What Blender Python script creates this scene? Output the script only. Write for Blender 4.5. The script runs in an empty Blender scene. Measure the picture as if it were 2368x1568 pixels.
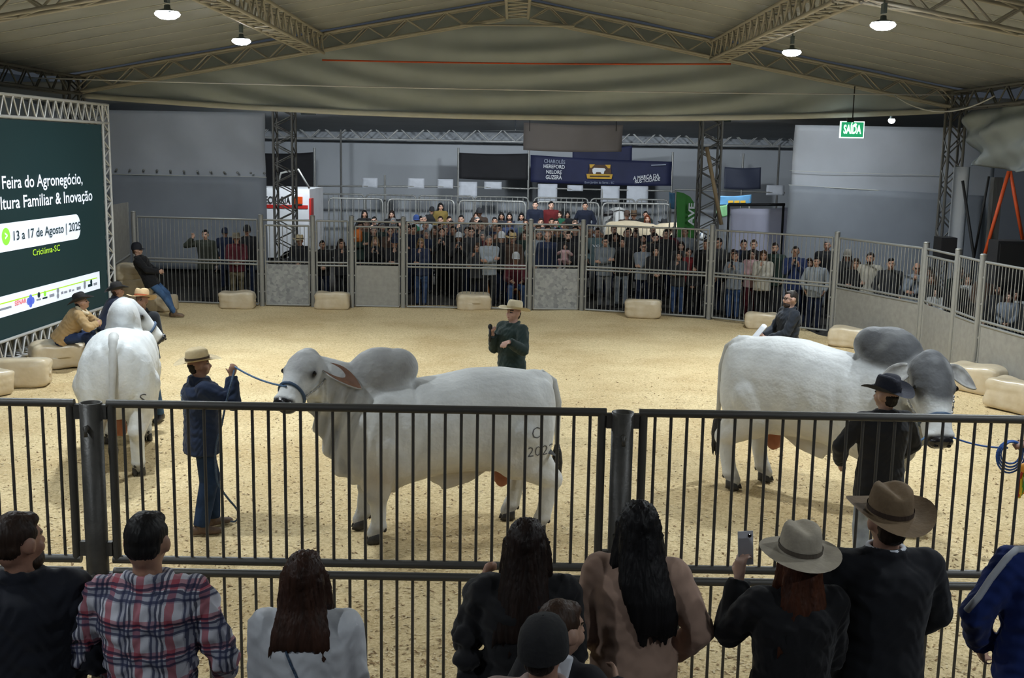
import bpy, bmesh, math, random
import numpy as np
from mathutils import Vector, Matrix, Quaternion, noise
from mathutils.bvhtree import BVHTree

random.seed(7)
RNG = np.random.default_rng(11)
S = bpy.context.scene
C = S.collection
PI = math.pi

# ------------------------------------------------------------------ camera
F, CX, CY = 2600.0, 1184.0, 784.0
H = 3.585
PITCH = math.atan(432.0 / F)
ROLL = math.radians(1.0)
_f = Vector((0, math.cos(PITCH), -math.sin(PITCH)))
_r0 = Vector((1, 0, 0)); _u0 = Vector((0, math.sin(PITCH), math.cos(PITCH)))
_r = _r0 * math.cos(ROLL) + _u0 * math.sin(ROLL)
_u = -_r0 * math.sin(ROLL) + _u0 * math.cos(ROLL)
CAMP = Vector((0, 0, H))
cam = bpy.data.cameras.new('camera'); camo = bpy.data.objects.new('camera', cam); C.objects.link(camo)
camo.matrix_world = Matrix(((_r.x, _u.x, -_f.x, 0), (_r.y, _u.y, -_f.y, 0), (_r.z, _u.z, -_f.z, H), (0, 0, 0, 1)))
cam.sensor_width = 36.0; cam.lens = F / 2368.0 * 36.0; cam.clip_start = 0.05; cam.clip_end = 200
S.camera = camo

# ------------------------------------------------------------------ world, lights, exposure
w = bpy.data.worlds.new('night_hall'); S.world = w; w.use_nodes = True
w.node_tree.nodes['Background'].inputs[0].default_value = (0.55, 0.65, 0.8, 1)
w.node_tree.nodes['Background'].inputs[1].default_value = 0.06
S.view_settings.view_transform = 'Standard'
try: S.view_settings.look = 'None'
except Exception: pass
S.view_settings.exposure = 0.0; S.view_settings.gamma = 1.0
S.view_settings.use_curve_mapping = False
LAMP_W = 190.0            # hall lamps (watts of the area light under each reflector)
S.cycles.use_light_tree = False; S.cycles.max_bounces = 4; S.cycles.diffuse_bounces = 3; S.cycles.glossy_bounces = 2; S.cycles.transmission_bounces = 1
S.cycles.transparent_max_bounces = 2; S.cycles.caustics_reflective = False; S.cycles.caustics_refractive = False
STAND_W = 115.0            # lamps over and behind the stand
LAMP_SPREAD = 165.0
REAR_W = 195.0            # lamps of the rear tent
FRONT_W = 38.0            # floodlights just behind the valance
LAMP_COL = (0.87, 0.95, 1.0)

# ------------------------------------------------------------------ calibration helpers
def ray(px, py):
    return (_f + _r * ((px - CX) / F) - _u * ((py - CY) / F))
def at(px, py, z=0.0):
    d = ray(px, py); t = (z - H) / d.z
    return CAMP + d * t
def ad(px, py, Y):
    d = ray(px, py); return CAMP + d * (Y / d.y)
def onp(px, py, P0, n):
    d = ray(px, py); t = (P0 - CAMP).dot(n) / d.dot(n)
    return CAMP + d * t
def hor(px): return 352 + (px - CX) * math.tan(ROLL)
def stand(px, heady, h, smax=None):
    """ground spot and height of somebody whose head top shows at (px, heady)"""
    p = at(px, heady, h)
    if smax and F / p.y > smax: p = ad(px, heady, F / smax)
    return Vector((p.x, p.y, 0)), p.z

# ------------------------------------------------------------------ materials
def lin(c): c = c / 255.0; return c / 12.92 if c <= 0.04045 else ((c + 0.055) / 1.055) ** 2.4
def rgb(r, g, b): return (lin(r), lin(g), lin(b), 1.0)
MATS = {}
def mat(name, col, rough=0.6, metal=0.0, var=0.12, scale=6.0, bump=0.0, bscale=40.0, emit=0.0, col2=None, coat=0.0,
        stretch=None, sheen=0.0, objcol=False, attr=None, spec=0.5, trans=0.0):
    if name in MATS: return MATS[name]
    m = bpy.data.materials.new(name); m.use_nodes = True
    nt = m.node_tree; N = nt.nodes; L = nt.links
    b = N['Principled BSDF']
    b.inputs['Roughness'].default_value = rough; b.inputs['Metallic'].default_value = metal
    b.inputs['Specular IOR Level'].default_value = spec
    if coat: b.inputs['Coat Weight'].default_value = coat; b.inputs['Coat Roughness'].default_value = 0.2
    if sheen: b.inputs['Sheen Weight'].default_value = sheen
    tc = N.new('ShaderNodeTexCoord'); mp = N.new('ShaderNodeMapping'); L.new(tc.outputs['Object'], mp.inputs[0])
    if stretch: mp.inputs['Scale'].default_value = stretch
    no = N.new('ShaderNodeTexNoise'); no.inputs['Scale'].default_value = scale; no.inputs['Detail'].default_value = 3
    L.new(mp.outputs[0], no.inputs['Vector'])
    mx = N.new('ShaderNodeMix'); mx.data_type = 'RGBA'
    if objcol or attr:
        if objcol:
            src = N.new('ShaderNodeObjectInfo').outputs['Color']
        else:
            a = N.new('ShaderNodeAttribute'); a.attribute_name = attr; src = a.outputs['Color']
        hs = N.new('ShaderNodeHueSaturation'); hs.inputs['Value'].default_value = 1 - var * 2
        L.new(src, hs.inputs['Color']); L.new(src, mx.inputs[6]); L.new(hs.outputs[0], mx.inputs[7])
    else:
        c2 = col2 or tuple(max(0, c * (1 - 2 * var)) for c in col[:3]) + (1,)
        mx.inputs[6].default_value = col; mx.inputs[7].default_value = c2
    rp = N.new('ShaderNodeValToRGB'); rp.color_ramp.elements[0].position = 0.35; rp.color_ramp.elements[1].position = 0.68
    L.new(no.outputs[0], rp.inputs[0]); L.new(rp.outputs[0], mx.inputs[0])
    L.new(mx.outputs[2], b.inputs['Base Color'])
    if trans: b.inputs['Subsurface Weight'].default_value = trans; b.inputs['Subsurface Radius'].default_value = (0.03, 0.02, 0.012)
    if bump:
        n2 = N.new('ShaderNodeTexNoise'); n2.inputs['Scale'].default_value = bscale; n2.inputs['Detail'].default_value = 1.5
        L.new(mp.outputs[0], n2.inputs['Vector'])
        bp = N.new('ShaderNodeBump'); bp.inputs['Strength'].default_value = bump; bp.inputs['Distance'].default_value = 0.02
        L.new(n2.outputs[0], bp.inputs['Height']); L.new(bp.outputs[0], b.inputs['Normal'])
    if emit:
        b.inputs['Emission Color'].default_value = col; b.inputs['Emission Strength'].default_value = emit
        if not objcol: L.new(mx.outputs[2], b.inputs['Emission Color'])
        m.cycles.emission_sampling = 'NONE'
    MATS[name] = m; return m

M_STEEL = mat('truss_steel', rgb(186, 181, 168), .55, .15, .15, 9)
M_ALU = mat('truss_white_aluminium', rgb(205, 205, 203), .4, .3, .06, 5)
M_DARKST = mat('column_dark_steel', rgb(112, 111, 108), .6, .2, .2, 7)
M_GALV = mat('galvanised_tube', rgb(160, 160, 156), .45, .45, .12, 14)
M_GUN = mat('gunmetal_paint', rgb(84, 82, 78), .42, .2, .16, 10, bump=.08, bscale=60)
M_ROOF = mat('roof_membrane', rgb(156, 160, 162), .75, 0, .06, 1.2, bump=.15, bscale=3)
M_TARP = mat('grey_tarpaulin', rgb(172, 182, 186), .62, 0, .05, 1.5, bump=.22, bscale=2.2)
M_WHTARP = mat('white_tarpaulin', rgb(182, 187, 194), .6, 0, .05, 1.2, bump=.2, bscale=2)
M_LOTARP = mat('lower_grey_sheet', rgb(146, 152, 160), .62, 0, .05, 1.5, bump=.2, bscale=2)
M_WHWALL = mat('rear_white_wall', rgb(205, 210, 216), .7, 0, .05, .6, bump=.15, bscale=1.5)
M_HEM = mat('tarpaulin_hem', rgb(206, 207, 200), .6, 0, .04, 3)
M_CONC = mat('dark_concrete', rgb(58, 55, 51), .9, 0, .25, 2.0, bump=.2, bscale=20)
M_BLACK = mat('black_cloth', rgb(26, 26, 30), .8, 0, .15, 3)
M_NAVY = mat('navy_banner', rgb(30, 36, 72), .7, 0, .12, 2)
M_BOARD = mat('beige_board', rgb(150, 143, 142), .7, 0, .04, 2)
M_DKBOARD = mat('dark_blue_board', rgb(62, 68, 88), .6, 0, .08, 2)
M_PAPER = mat('white_paper', rgb(214, 218, 226), .7, 0, .05, 6)
M_WHITE = mat('white_paint', rgb(215, 217, 220), .5, 0, .05, 3)
M_ORANGE = mat('orange_strap', rgb(214, 84, 34), .6, 0, .1, 8)
M_BLKST = mat('black_strap', rgb(28, 27, 28), .6, 0, .1, 8)
M_ROPE = mat('blue_rope', rgb(92, 126, 164), .7, 0, .25, 60, bump=.5, bscale=90)
M_DKROPE = mat('grey_blue_rope', rgb(70, 92, 118), .7, 0, .25, 60, bump=.5, bscale=90)
M_PLASTIC = mat('cream_bale_wrap', rgb(206, 192, 166), .33, 0, .14, 4, bump=.35, bscale=9, coat=.15, col2=rgb(190, 172, 140))
M_SIGNW = mat('print_white', rgb(225, 228, 232), .6, 0, .02)
M_WOOD = mat('orange_wood', rgb(176, 112, 56), .6, 0, .15, 12)
M_RED = mat('red_paint', rgb(178, 40, 34), .4, 0, .06)
M_AMBER = mat('amber_lens', rgb(200, 74, 30), .25, 0, .05)

# galvanised spangled sheet
def spangle():
    m = mat('spangled_zinc_sheet', rgb(150, 152, 153), .42, .35, .1, 12)
    nt = m.node_tree; N = nt.nodes; L = nt.links
    vo = N.new('ShaderNodeTexVoronoi'); vo.inputs['Scale'].default_value = 16
    tc = [n for n in N if n.type == 'TEX_COORD'][0]; L.new(tc.outputs['Object'], vo.inputs['Vector'])
    rp = N.new('ShaderNodeValToRGB'); rp.color_ramp.elements[0].color = rgb(126, 130, 133); rp.color_ramp.elements[1].color = rgb(176, 178, 178)
    L.new(vo.outputs['Color'], rp.inputs[0]); L.new(rp.outputs[0], N['Principled BSDF'].inputs['Base Color'])
    return m
M_ZINC = spangle()
M_ZINCP = mat('plain_zinc_sheet', rgb(156, 155, 150), .5, .3, .08, 10, bump=.05, bscale=30)

# sawdust
def sawdust():
    m = bpy.data.materials.new('sawdust'); m.use_nodes = True
    nt = m.node_tree; N = nt.nodes; L = nt.links; b = N['Principled BSDF']; b.inputs['Roughness'].default_value = .95
    b.inputs['Specular IOR Level'].default_value = .1
    tc = N.new('ShaderNodeTexCoord')
    def nz(sc, det=5, rough=.6):
        n = N.new('ShaderNodeTexNoise'); n.inputs['Scale'].default_value = sc; n.inputs['Detail'].default_value = det
        n.inputs['Roughness'].default_value = rough; L.new(tc.outputs['Object'], n.inputs['Vector']); return n
    def ramp(src, stops):
        r = N.new('ShaderNodeValToRGB'); e = r.color_ramp.elements
        while len(e) < len(stops): e.new(.5)
        for i, (p, c) in enumerate(stops): e[i].position = p; e[i].color = c
        L.new(src, r.inputs[0]); return r
    fine = nz(38, 4, .8)
    c1 = ramp(fine.outputs[0], [(.3, rgb(164, 143, 106)), (.46, rgb(213, 191, 146)), (.62, rgb(236, 217, 175))])
    spk = nz(17, 4, .75)
    c2 = ramp(spk.outputs[0], [(.30, (0, 0, 0, 1)), (.40, (1, 1, 1, 1))])
    mx = N.new('ShaderNodeMix'); mx.data_type = 'RGBA'; mx.inputs[6].default_value = rgb(150, 124, 88)
    L.new(c2.outputs[0], mx.inputs[0]); L.new(c1.outputs[0], mx.inputs[7])
    big = nz(.55, 3, .6)
    c3 = ramp(big.outputs[0], [(.36, rgb(214, 200, 182)), (.6, (1, 1, 1, 1))])
    mu = N.new('ShaderNodeMix'); mu.data_type = 'RGBA'; mu.blend_type = 'MULTIPLY'; mu.inputs[0].default_value = .5
    L.new(mx.outputs[2], mu.inputs[6]); L.new(c3.outputs[0], mu.inputs[7])
    L.new(mu.outputs[2], b.inputs['Base Color'])
    bp = N.new('ShaderNodeBump'); bp.inputs['Strength'].default_value = .55; bp.inputs['Distance'].default_value = .02
    L.new(fine.outputs[0], bp.inputs['Height']); L.new(bp.outputs[0], b.inputs['Normal'])
    return m
M_SAW = sawdust()

# ------------------------------------------------------------------ object helpers
def link(o, parent=None):
    C.objects.link(o)
    if parent is not None: o.parent = parent
    return o
def tag(o, label=None, cat=None, group=None, kind=None):
    if label: o['label'] = label
    if cat: o['category'] = cat
    if group: o['group'] = group
    if kind: o['kind'] = kind
    return o
def empty(name, loc=(0, 0, 0), rz=0.0, label=None, cat=None, group=None, kind=None, scale=1.0):
    o = bpy.data.objects.new(name, None); o.empty_display_size = .1
    o.location = loc; o.rotation_euler = (0, 0, rz); o.scale = (scale,) * 3
    C.objects.link(o); return tag(o, label, cat, group, kind)
def mesh_obj(name, V, Fc, mats, parent=None, smooth=False, midx=None):
    me = bpy.data.meshes.new(name)
    me.from_pydata([tuple(v) for v in V], [], [tuple(f) for f in Fc])
    for m in (mats if isinstance(mats, (list, tuple)) else [mats]): me.materials.append(m)
    if midx is not None: me.polygons.foreach_set('material_index', midx)
    if smooth: me.polygons.foreach_set('use_smooth', [True] * len(me.polygons))
    me.update()
    return link(bpy.data.objects.new(name, me), parent)

class MB:
    """collects shapes of ONE piece"""
    def __init__(s): s.V = []; s.F = []; s.M = []
    def add(s, V, Fc, m=0):
        o = len(s.V); s.V += [Vector(v) for v in V]; s.F += [tuple(i + o for i in f) for f in Fc]; s.M += [m] * len(Fc); return s
    def box(s, lo, hi, m=0, M=None):
        x0, y0, z0 = lo; x1, y1, z1 = hi
        V = [(x0, y0, z0), (x1, y0, z0), (x1, y1, z0), (x0, y1, z0), (x0, y0, z1), (x1, y0, z1), (x1, y1, z1), (x0, y1, z1)]
        if M is not None: V = [M @ Vector(v) for v in V]
        return s.add(V, [(3, 2, 1, 0), (4, 5, 6, 7), (0, 1, 5, 4), (1, 2, 6, 5), (2, 3, 7, 6), (3, 0, 4, 7)], m)
    def tube(s, pts, r, n=8, m=0, cap=True, flat=1.0):
        pts = [Vector(p) for p in pts]; k = len(pts)
        rs = r if isinstance(r, (list, tuple)) else [r] * k
        V = []; prev = None
        for i, p in enumerate(pts):
            d = (pts[min(i + 1, k - 1)] - pts[max(i - 1, 0)]).normalized()
            if prev is None:
                a = Vector((0, 0, 1)) if abs(d.z) < .9 else Vector((1, 0, 0)); a = (a - d * a.dot(d)).normalized()
            else:
                a = (prev - d * prev.dot(d)).normalized()
            prev = a; b2 = d.cross(a)
            V += [p + (a * math.cos(2 * PI * j / n) * flat + b2 * math.sin(2 * PI * j / n)) * rs[i] for j in range(n)]
        Fc = [(i * n + j, i * n + (j + 1) % n, (i + 1) * n + (j + 1) % n, (i + 1) * n + j) for i in range(k - 1) for j in range(n)]
        if cap: Fc += [tuple(range(n))[::-1], tuple((k - 1) * n + j for j in range(n))]
        return s.add(V, Fc, m)
    def ell(s, c, r, R=None, nu=16, nv=10, m=0):
        c = Vector(c); V = []; 
        for i in range(1, nv):
            t = PI * i / nv
            for j in range(nu):
                a = 2 * PI * j / nu
                V.append(Vector((r[0] * math.sin(t) * math.cos(a), r[1] * math.sin(t) * math.sin(a), r[2] * math.cos(t))))
        V.append(Vector((0, 0, r[2]))); V.append(Vector((0, 0, -r[2])))
        if R is not None: V = [R @ v for v in V]
        V = [c + v for v in V]; n = nu
        Fc = [(i * n + j, (i + 1) * n + j, (i + 1) * n + (j + 1) % n, i * n + (j + 1) % n) for i in range(nv - 2) for j in range(n)]
        T = (nv - 1) * n
        Fc += [(T, j, (j + 1) % n) for j in range(n)] + [(T + 1, (nv - 2) * n + (j + 1) % n, (nv - 2) * n + j) for j in range(n)]
        return s.add(V, Fc, m)
    def cap(s, p0, p1, r0, r1, n=12, m=0):
        """tapered capsule, closed"""
        p0 = Vector(p0); p1 = Vector(p1); d = p1 - p0; L = d.length
        if L < 1e-6: return s.ell(p0, (r0,) * 3, m=m)
        d /= L; pts = []; rs = []
        for k in range(4): a = PI / 2 * (k + .25) / 4; pts.append(p0 - d * r0 * math.cos(a)); rs.append(r0 * math.sin(a))
        pts += [p0, p1]; rs += [r0, r1]
        for k in range(3, -1, -1): a = PI / 2 * (k + .25) / 4; pts.append(p1 + d * r1 * math.cos(a)); rs.append(r1 * math.sin(a))
        return s.tube(pts, rs, n, m)
    def loft(s, secs, n=20, m=0, p=2.0):
        """secs: (centre, axis_a, axis_b) ; superellipse sections of power p"""
        V = []
        for c, a, b in secs:
            for j in range(n):
                t = 2 * PI * j / n; ct, st = math.cos(t), math.sin(t)
                V.append(Vector(c) + Vector(a) * math.copysign(abs(ct) ** (2 / p), ct) + Vector(b) * math.copysign(abs(st) ** (2 / p), st))
        k = len(secs)
        Fc = [(i * n + j, i * n + (j + 1) % n, (i + 1) * n + (j + 1) % n, (i + 1) * n + j) for i in range(k - 1) for j in range(n)]
        Fc += [tuple(range(n))[::-1], tuple((k - 1) * n + j for j in range(n))]
        return s.add(V, Fc, m)
    def lathe(s, prof, n=24, m=0, M=None, cap=True):
        V = []
        for r, z in prof: V += [Vector((r * math.cos(2 * PI * j / n), r * math.sin(2 * PI * j / n), z)) for j in range(n)]
        if M is not None: V = [M @ v for v in V]
        k = len(prof)
        Fc = [(i * n + j, i * n + (j + 1) % n, (i + 1) * n + (j + 1) % n, (i + 1) * n + j) for i in range(k - 1) for j in range(n)]
        if cap: Fc += [tuple(range(n))[::-1], tuple((k - 1) * n + j for j in range(n))]
        return s.add(V, Fc, m)
    def build(s, name, mats, parent=None, smooth=False):
        o = mesh_obj(name, s.V, s.F, mats, parent, smooth, s.M)
        return o
    def xf(s, M): s.V = [M @ v for v in s.V]; return s

_unit = {}
def bar(name, p0, p1, r, m, parent=None, n=8, sq=False):
    """a straight round (or square) bar; all bars of a material share one mesh"""
    key = (m.name, n, sq)
    if key not in _unit:
        b = MB()
        if sq: b.box((-1, -1, 0), (1, 1, 1))
        else: b.tube([(0, 0, 0), (0, 0, 1)], 1.0, n)
        o = b.build('bar_shape', m, None, smooth=False)
        me = o.data; bpy.data.objects.remove(o)
        if not sq:
            for p in me.polygons: p.use_smooth = len(p.vertices) == 4
        _unit[key] = me
    o = bpy.data.objects.new(name, _unit[key]); C.objects.link(o)
    p0 = Vector(p0); p1 = Vector(p1); d = p1 - p0; L = d.length
    if abs(d.x) < 1e-6 and abs(d.y) < 1e-6: q = Quaternion((1, 0, 0, 0)) if d.z > 0 else Quaternion((1, 0, 0), PI)
    else: q = d.to_track_quat('Z', 'Y')
    o.rotation_mode = 'QUATERNION'; o.rotation_quaternion = q; o.location = p0
    rr = r if isinstance(r, (tuple, list)) else (r, r)
    o.scale = (rr[0], rr[1], L)
    if parent is not None: o.parent = parent
    return o

WS = bpy.data.scenes.new('workshop')      # bare scene in which single shapes are evaluated, removed at the end
def ws_dg():
    vl = WS.view_layers[0]; vl.update()
    with bpy.context.temp_override(scene=WS, view_layer=vl): return bpy.context.evaluated_depsgraph_get()
def remesh(mb, voxel, smooth=4, fac=.5, shade=True, deci=None):
    me = bpy.data.meshes.new('tmp'); me.from_pydata([tuple(v) for v in mb.V], [], mb.F); me.update()
    o = bpy.data.objects.new('tmp', me); WS.collection.objects.link(o)
    r = o.modifiers.new('r', 'REMESH'); r.mode = 'VOXEL'; r.voxel_size = voxel; r.use_smooth_shade = shade
    if smooth:
        sm = o.modifiers.new('s', 'SMOOTH'); sm.factor = fac; sm.iterations = smooth
    if deci:
        d = o.modifiers.new('d', 'DECIMATE'); d.ratio = deci
    out = bpy.data.meshes.new_from_object(o.evaluated_get(ws_dg()))
    bpy.data.objects.remove(o); bpy.data.meshes.remove(me)
    out.materials.clear()
    out.polygons.foreach_set('use_smooth', [True] * len(out.polygons))
    return out
def verts_np(me):
    a = np.empty(len(me.vertices) * 3, np.float32); me.vertices.foreach_get('co', a); return a.reshape(-1, 3)
def set_verts(me, a): me.vertices.foreach_set('co', np.ascontiguousarray(a, np.float32).ravel()); me.update()

_font_curve = None
def text_mesh(txt, bold=0.0, spacing=1.0, res=3):
    cu = bpy.data.curves.new('t', 'FONT'); cu.body = txt; cu.resolution_u = res; cu.offset = bold; cu.space_character = spacing
    o = bpy.data.objects.new('t', cu); WS.collection.objects.link(o)
    me = bpy.data.meshes.new_from_object(o.evaluated_get(ws_dg()))
    bpy.data.objects.remove(o); bpy.data.curves.remove(cu)
    return me
def text_on(name, txt, origin, ux, uz, width, m, parent=None, height=None, bold=0.02, align='L', spacing=1.0, off=.004, shear=0.0):
    """flat lettering: ux/uz unit vectors of writing direction and up, scaled to `width` (and cap-height `height`)"""
    me = text_mesh(txt, bold, spacing)
    a = verts_np(me)
    if len(a) == 0: return None
    x0, x1 = a[:, 0].min(), a[:, 0].max(); sx = width / (x1 - x0)
    sz = sx if height is None else height / 0.70
    ux = Vector(ux).normalized(); uz = Vector(uz).normalized(); nn = ux.cross(uz).normalized()
    sh = {'L': 0, 'R': -width, 'C': -width / 2}[align]
    V = []
    for x, y, z in a:
        u = (x - x0) * sx + sh; v = y * sz + shear * u
        V.append(Vector(origin) + ux * u + uz * v + nn * off)
    set_verts(me, np.array(V)); me.materials.clear(); me.materials.append(m); me.name = name
    o = bpy.data.objects.new(name, me); return link(o, parent)

def box_truss(name, p0, p1, wv, hv, bays, rc, rw, m, parent, faces='sdtb', part='brace', chordname='chord', offset=0):
    """box truss between p0 and p1; wv/hv full width / height vectors; p0,p1 centre line"""
    p0 = Vector(p0); p1 = Vector(p1); wv = Vector(wv) / 2; hv = Vector(hv) / 2
    co = {(a, b): (wv * a + hv * b) for a in (-1, 1) for b in (-1, 1)}
    for k, v in co.items(): bar(chordname, p0 + v, p1 + v, rc, m, parent)
    d = (p1 - p0) / bays
    fs = []
    if 's' in faces: fs.append((co[(-1, -1)], co[(-1, 1)]))
    if 'd' in faces: fs.append((co[(1, -1)], co[(1, 1)]))
    if 't' in faces: fs.append((co[(-1, 1)], co[(1, 1)]))
    if 'b' in faces: fs.append((co[(-1, -1)], co[(1, -1)]))
    for a, b in fs:
        for i in range(bays):
            q0 = p0 + d * i; q1 = p0 + d * (i + 1)
            if (i + offset) % 2 == 0: bar(part, q0 + a, q1 + b, rw, m, parent, 6)
            else: bar(part, q0 + b, q1 + a, rw, m, parent, 6)
# ================================================================== THE SETTING
UP = Vector((0, 0, 1)); EX = Vector((1, 0, 0)); EY = Vector((0, 1, 0))
def sheet(name, fn, nu, nv, m, parent=None, thick=0.0, smooth=True):
    V = [fn(i / nu, j / nv) for j in range(nv + 1) for i in range(nu + 1)]
    Fc = [(j * (nu + 1) + i, j * (nu + 1) + i + 1, (j + 1) * (nu + 1) + i + 1, (j + 1) * (nu + 1) + i) for j in range(nv) for i in range(nu)]
    o = mesh_obj(name, V, Fc, m, parent, smooth)
    if thick:
        md = o.modifiers.new('thickness', 'SOLIDIFY'); md.thickness = thick; md.offset = 0
    return o

# ground
fl = MB().box((-22, -3, -.35), (22, 48, -.06)).build('floor', M_CONC); tag(fl, 'dark trodden ground under the tents', kind='structure')
RY0, RY1 = 6.5, 25.95
def sawz(x, y):
    z = .012 * noise.noise(Vector((x * 1.3, y * 1.3, 0))) + .010 * noise.noise(Vector((x * .45, y * .45, 3)))
    e = max(0, (y - 24.6)) * .05
    return z + e * (.6 + .4 * noise.noise(Vector((x * .8, 0, 7)))) - .012
nx, ny = 150, 160
def sawpt(u, v):
    x = -10.5 + 21 * u; y = 4.2 + (RY1 - 4.2) * v
    if x > 1.6: y = min(y, 25.75 - max(0, x - 1.6) * .33)
    if x > 6.2: y = min(y, 22.6 - (x - 6.45) * 1.75)
    if x > 7.6: y = min(y, 20.6); x = min(x, 7.75)
    return (x, y, sawz(x, y))
sw = sheet('sawdust_bedding', sawpt, nx, ny, M_SAW); tag(sw, 'pale sawdust bedding spread over the show ring', 'sawdust', kind='stuff')
# loose shavings lying on the bedding
def shavings():
    n = 26000
    y = 6.2 + 12 * RNG.random(n) ** 1.6; x = (RNG.random(n) - .5) * (1.05 * y + .6)
    L = .006 + .012 * RNG.random(n); a = RNG.random(n) * 2 * PI; t = (RNG.random(n) - .5) * .9
    V = np.zeros((n, 4, 3), np.float32)
    z = np.array([sawz(p, q) for p, q in zip(x, y)]) + .004
    dx, dy = np.cos(a) * L, np.sin(a) * L; wx, wy = -np.sin(a) * L * .45, np.cos(a) * L * .45
    for k, (i, j) in enumerate(((-1, -1), (1, -1), (1, 1), (-1, 1))):
        V[:, k, 0] = x + dx * i + wx * j; V[:, k, 1] = y + dy * i + wy * j; V[:, k, 2] = z + t * L * i + .003
    V = V.reshape(-1, 3); me = bpy.data.meshes.new('wood_shavings')
    me.vertices.add(4 * n); me.vertices.foreach_set('co', V.ravel())
    me.loops.add(4 * n); me.loops.foreach_set('vertex_index', np.arange(4 * n, dtype=np.int32))
    me.polygons.add(n); me.polygons.foreach_set('loop_start', np.arange(0, 4 * n, 4, dtype=np.int32))
    me.polygons.foreach_set('material_index', (RNG.random(n) < .28).astype(np.int32))
    me.update(calc_edges=True)
    me.materials.append(mat('pale_shaving', rgb(226, 206, 164), .8, 0, .1)); me.materials.append(mat('brown_shaving', rgb(148, 118, 80), .9, 0, .2))
    o = link(bpy.data.objects.new('wood_shavings', me)); tag(o, 'loose wood shavings scattered over the sawdust', 'shavings', kind='stuff')
shavings()

# roof of the hall
TY = [5.2, 14.4, 23.6]                # truss planes
COLX = 9.05; SL = .184
def ztop(x): return 6.62 - SL * abs(x)
def zlow(x): return 6.30 - SL * abs(x)
ceil = empty('ceiling', (0, 14, 6.7), label='pale tent roof of seamed membrane strips', kind='structure')
ys = np.linspace(-1.0, 23.9, 26)
for i in range(len(ys) - 1):
    for sgn in (-1, 1):
        y0, y1 = ys[i], ys[i + 1]
        def fn(u, v, y0=y0, y1=y1, sgn=sgn):
            x = sgn * (.02 + 9.6 * u); sag = .035 * math.sin(PI * v)
            return (x, y0 + (y1 - y0) * v - 14, ztop(x) + .14 - sag - .03 * math.sin(PI * ((u * 4) % 1)) * math.sin(PI * v) - 6.7)
        o = sheet('roof_strip', fn, 24, 4, M_ROOF, ceil, .012)
for i in range(1, len(ys) - 1):
    for sgn in (-1, 1):
        bar('seam', (sgn * .05, ys[i] - 14, ztop(.05) + .13 - 6.7), (sgn * 9.6, ys[i] - 14, ztop(9.6) + .13 - 6.7), (.012, .008), M_HEM, ceil, sq=True)

def rafter(Y, sgn, lab):
    p0 = Vector((sgn * .25, Y, (ztop(.25) + zlow(.25)) / 2)); p1 = Vector((sgn * COLX, Y, (ztop(COLX) + zlow(COLX)) / 2))
    t = empty('roof_truss', p0, label=lab, cat='truss', group='roof trusses of the hall', kind='structure')
    box_truss('roof_truss', (0, 0, 0), p1 - p0, (0, .28, 0), (0, 0, .32), 22, .028, .017, M_STEEL, t)
    return t
rafter(14.4, -1, 'steel lattice rafter cutting the upper left corner, above the nearer lamp')
rafter(14.4, 1, 'steel lattice rafter cutting the upper right corner, above the nearer lamp')
rafter(23.6, -1, 'steel lattice rafter sloping down left from the ridge before the grey valance')
rafter(23.6, 1, 'steel lattice rafter sloping down right from the ridge towards the exit sign')
rafter(5.2, -1, 'steel lattice rafter overhead out of frame on the left'); rafter(5.2, 1, 'steel lattice rafter overhead out of frame on the right')
def purlin(x, y0, y1, lab, wid=.34):
    zc = (ztop(x) + zlow(x)) / 2 - .02
    t = empty('purlin_truss', (x, y0, zc), label=lab, cat='truss', group='lengthwise trusses of the hall', kind='structure')
    box_truss('p', (0, 0, 0), (0, y1 - y0, 0), (wid, 0, 0), (0, 0, .36), 34, .03, .016, M_STEEL, t)
purlin(-4.1, 14.5, 23.5, 'ladder-like lattice beam running back under the left roof slope')
purlin(4.1, 14.5, 23.5, 'ladder-like lattice beam running back under the right roof slope')
purlin(0, 14.5, 23.5, 'lattice ridge beam at the peak of the roof', .42)
for x in (-4.1, 4.1): purlin(x, 5.3, 14.3, 'lattice beam overhead before the frame ' + ('on the left' if x < 0 else 'on the right'))
def eave(x, lab):
    t = empty('eave_truss', (x, 10, 4.78), label=lab, cat='truss', group='eave trusses of the hall', kind='structure')
    box_truss('e', (0, 0, 0), (0, 13.5, 0), (.3, 0, 0), (0, 0, .34), 36, .028, .016, M_DARKST, t)
eave(-COLX, 'dark lattice eave beam above the video screen'); eave(COLX, 'dark lattice eave beam above the gathered side curtain')
def column(x, y, z1, lab, w_=.3, m=M_DARKST, bays=16):
    t = empty('truss_column', (x, y, -.06), label=lab, cat='column', group='lattice columns', kind='structure')
    box_truss('c', (0, 0, 0), (0, 0, z1 + .06), (w_, 0, 0), (0, w_, 0), bays, .032, .016, m, t)
    b = MB().box((-w_ * .8, -w_ * .8, 0), (w_ * .8, w_ * .8, .03)).build('base_plate', m, t)
    b = MB().box((-w_ * .75, -w_ * .75, z1 + .02), (w_ * .75, w_ * .75, z1 + .07)).build('head_plate', m, t)
    return t
column(COLX, 23.6, 4.95, 'lattice steel column behind the right-hand ring fence, below the exit sign beam')
column(-COLX - .1, 23.75, 4.95, 'lattice steel column hidden behind the video screen')
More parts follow.
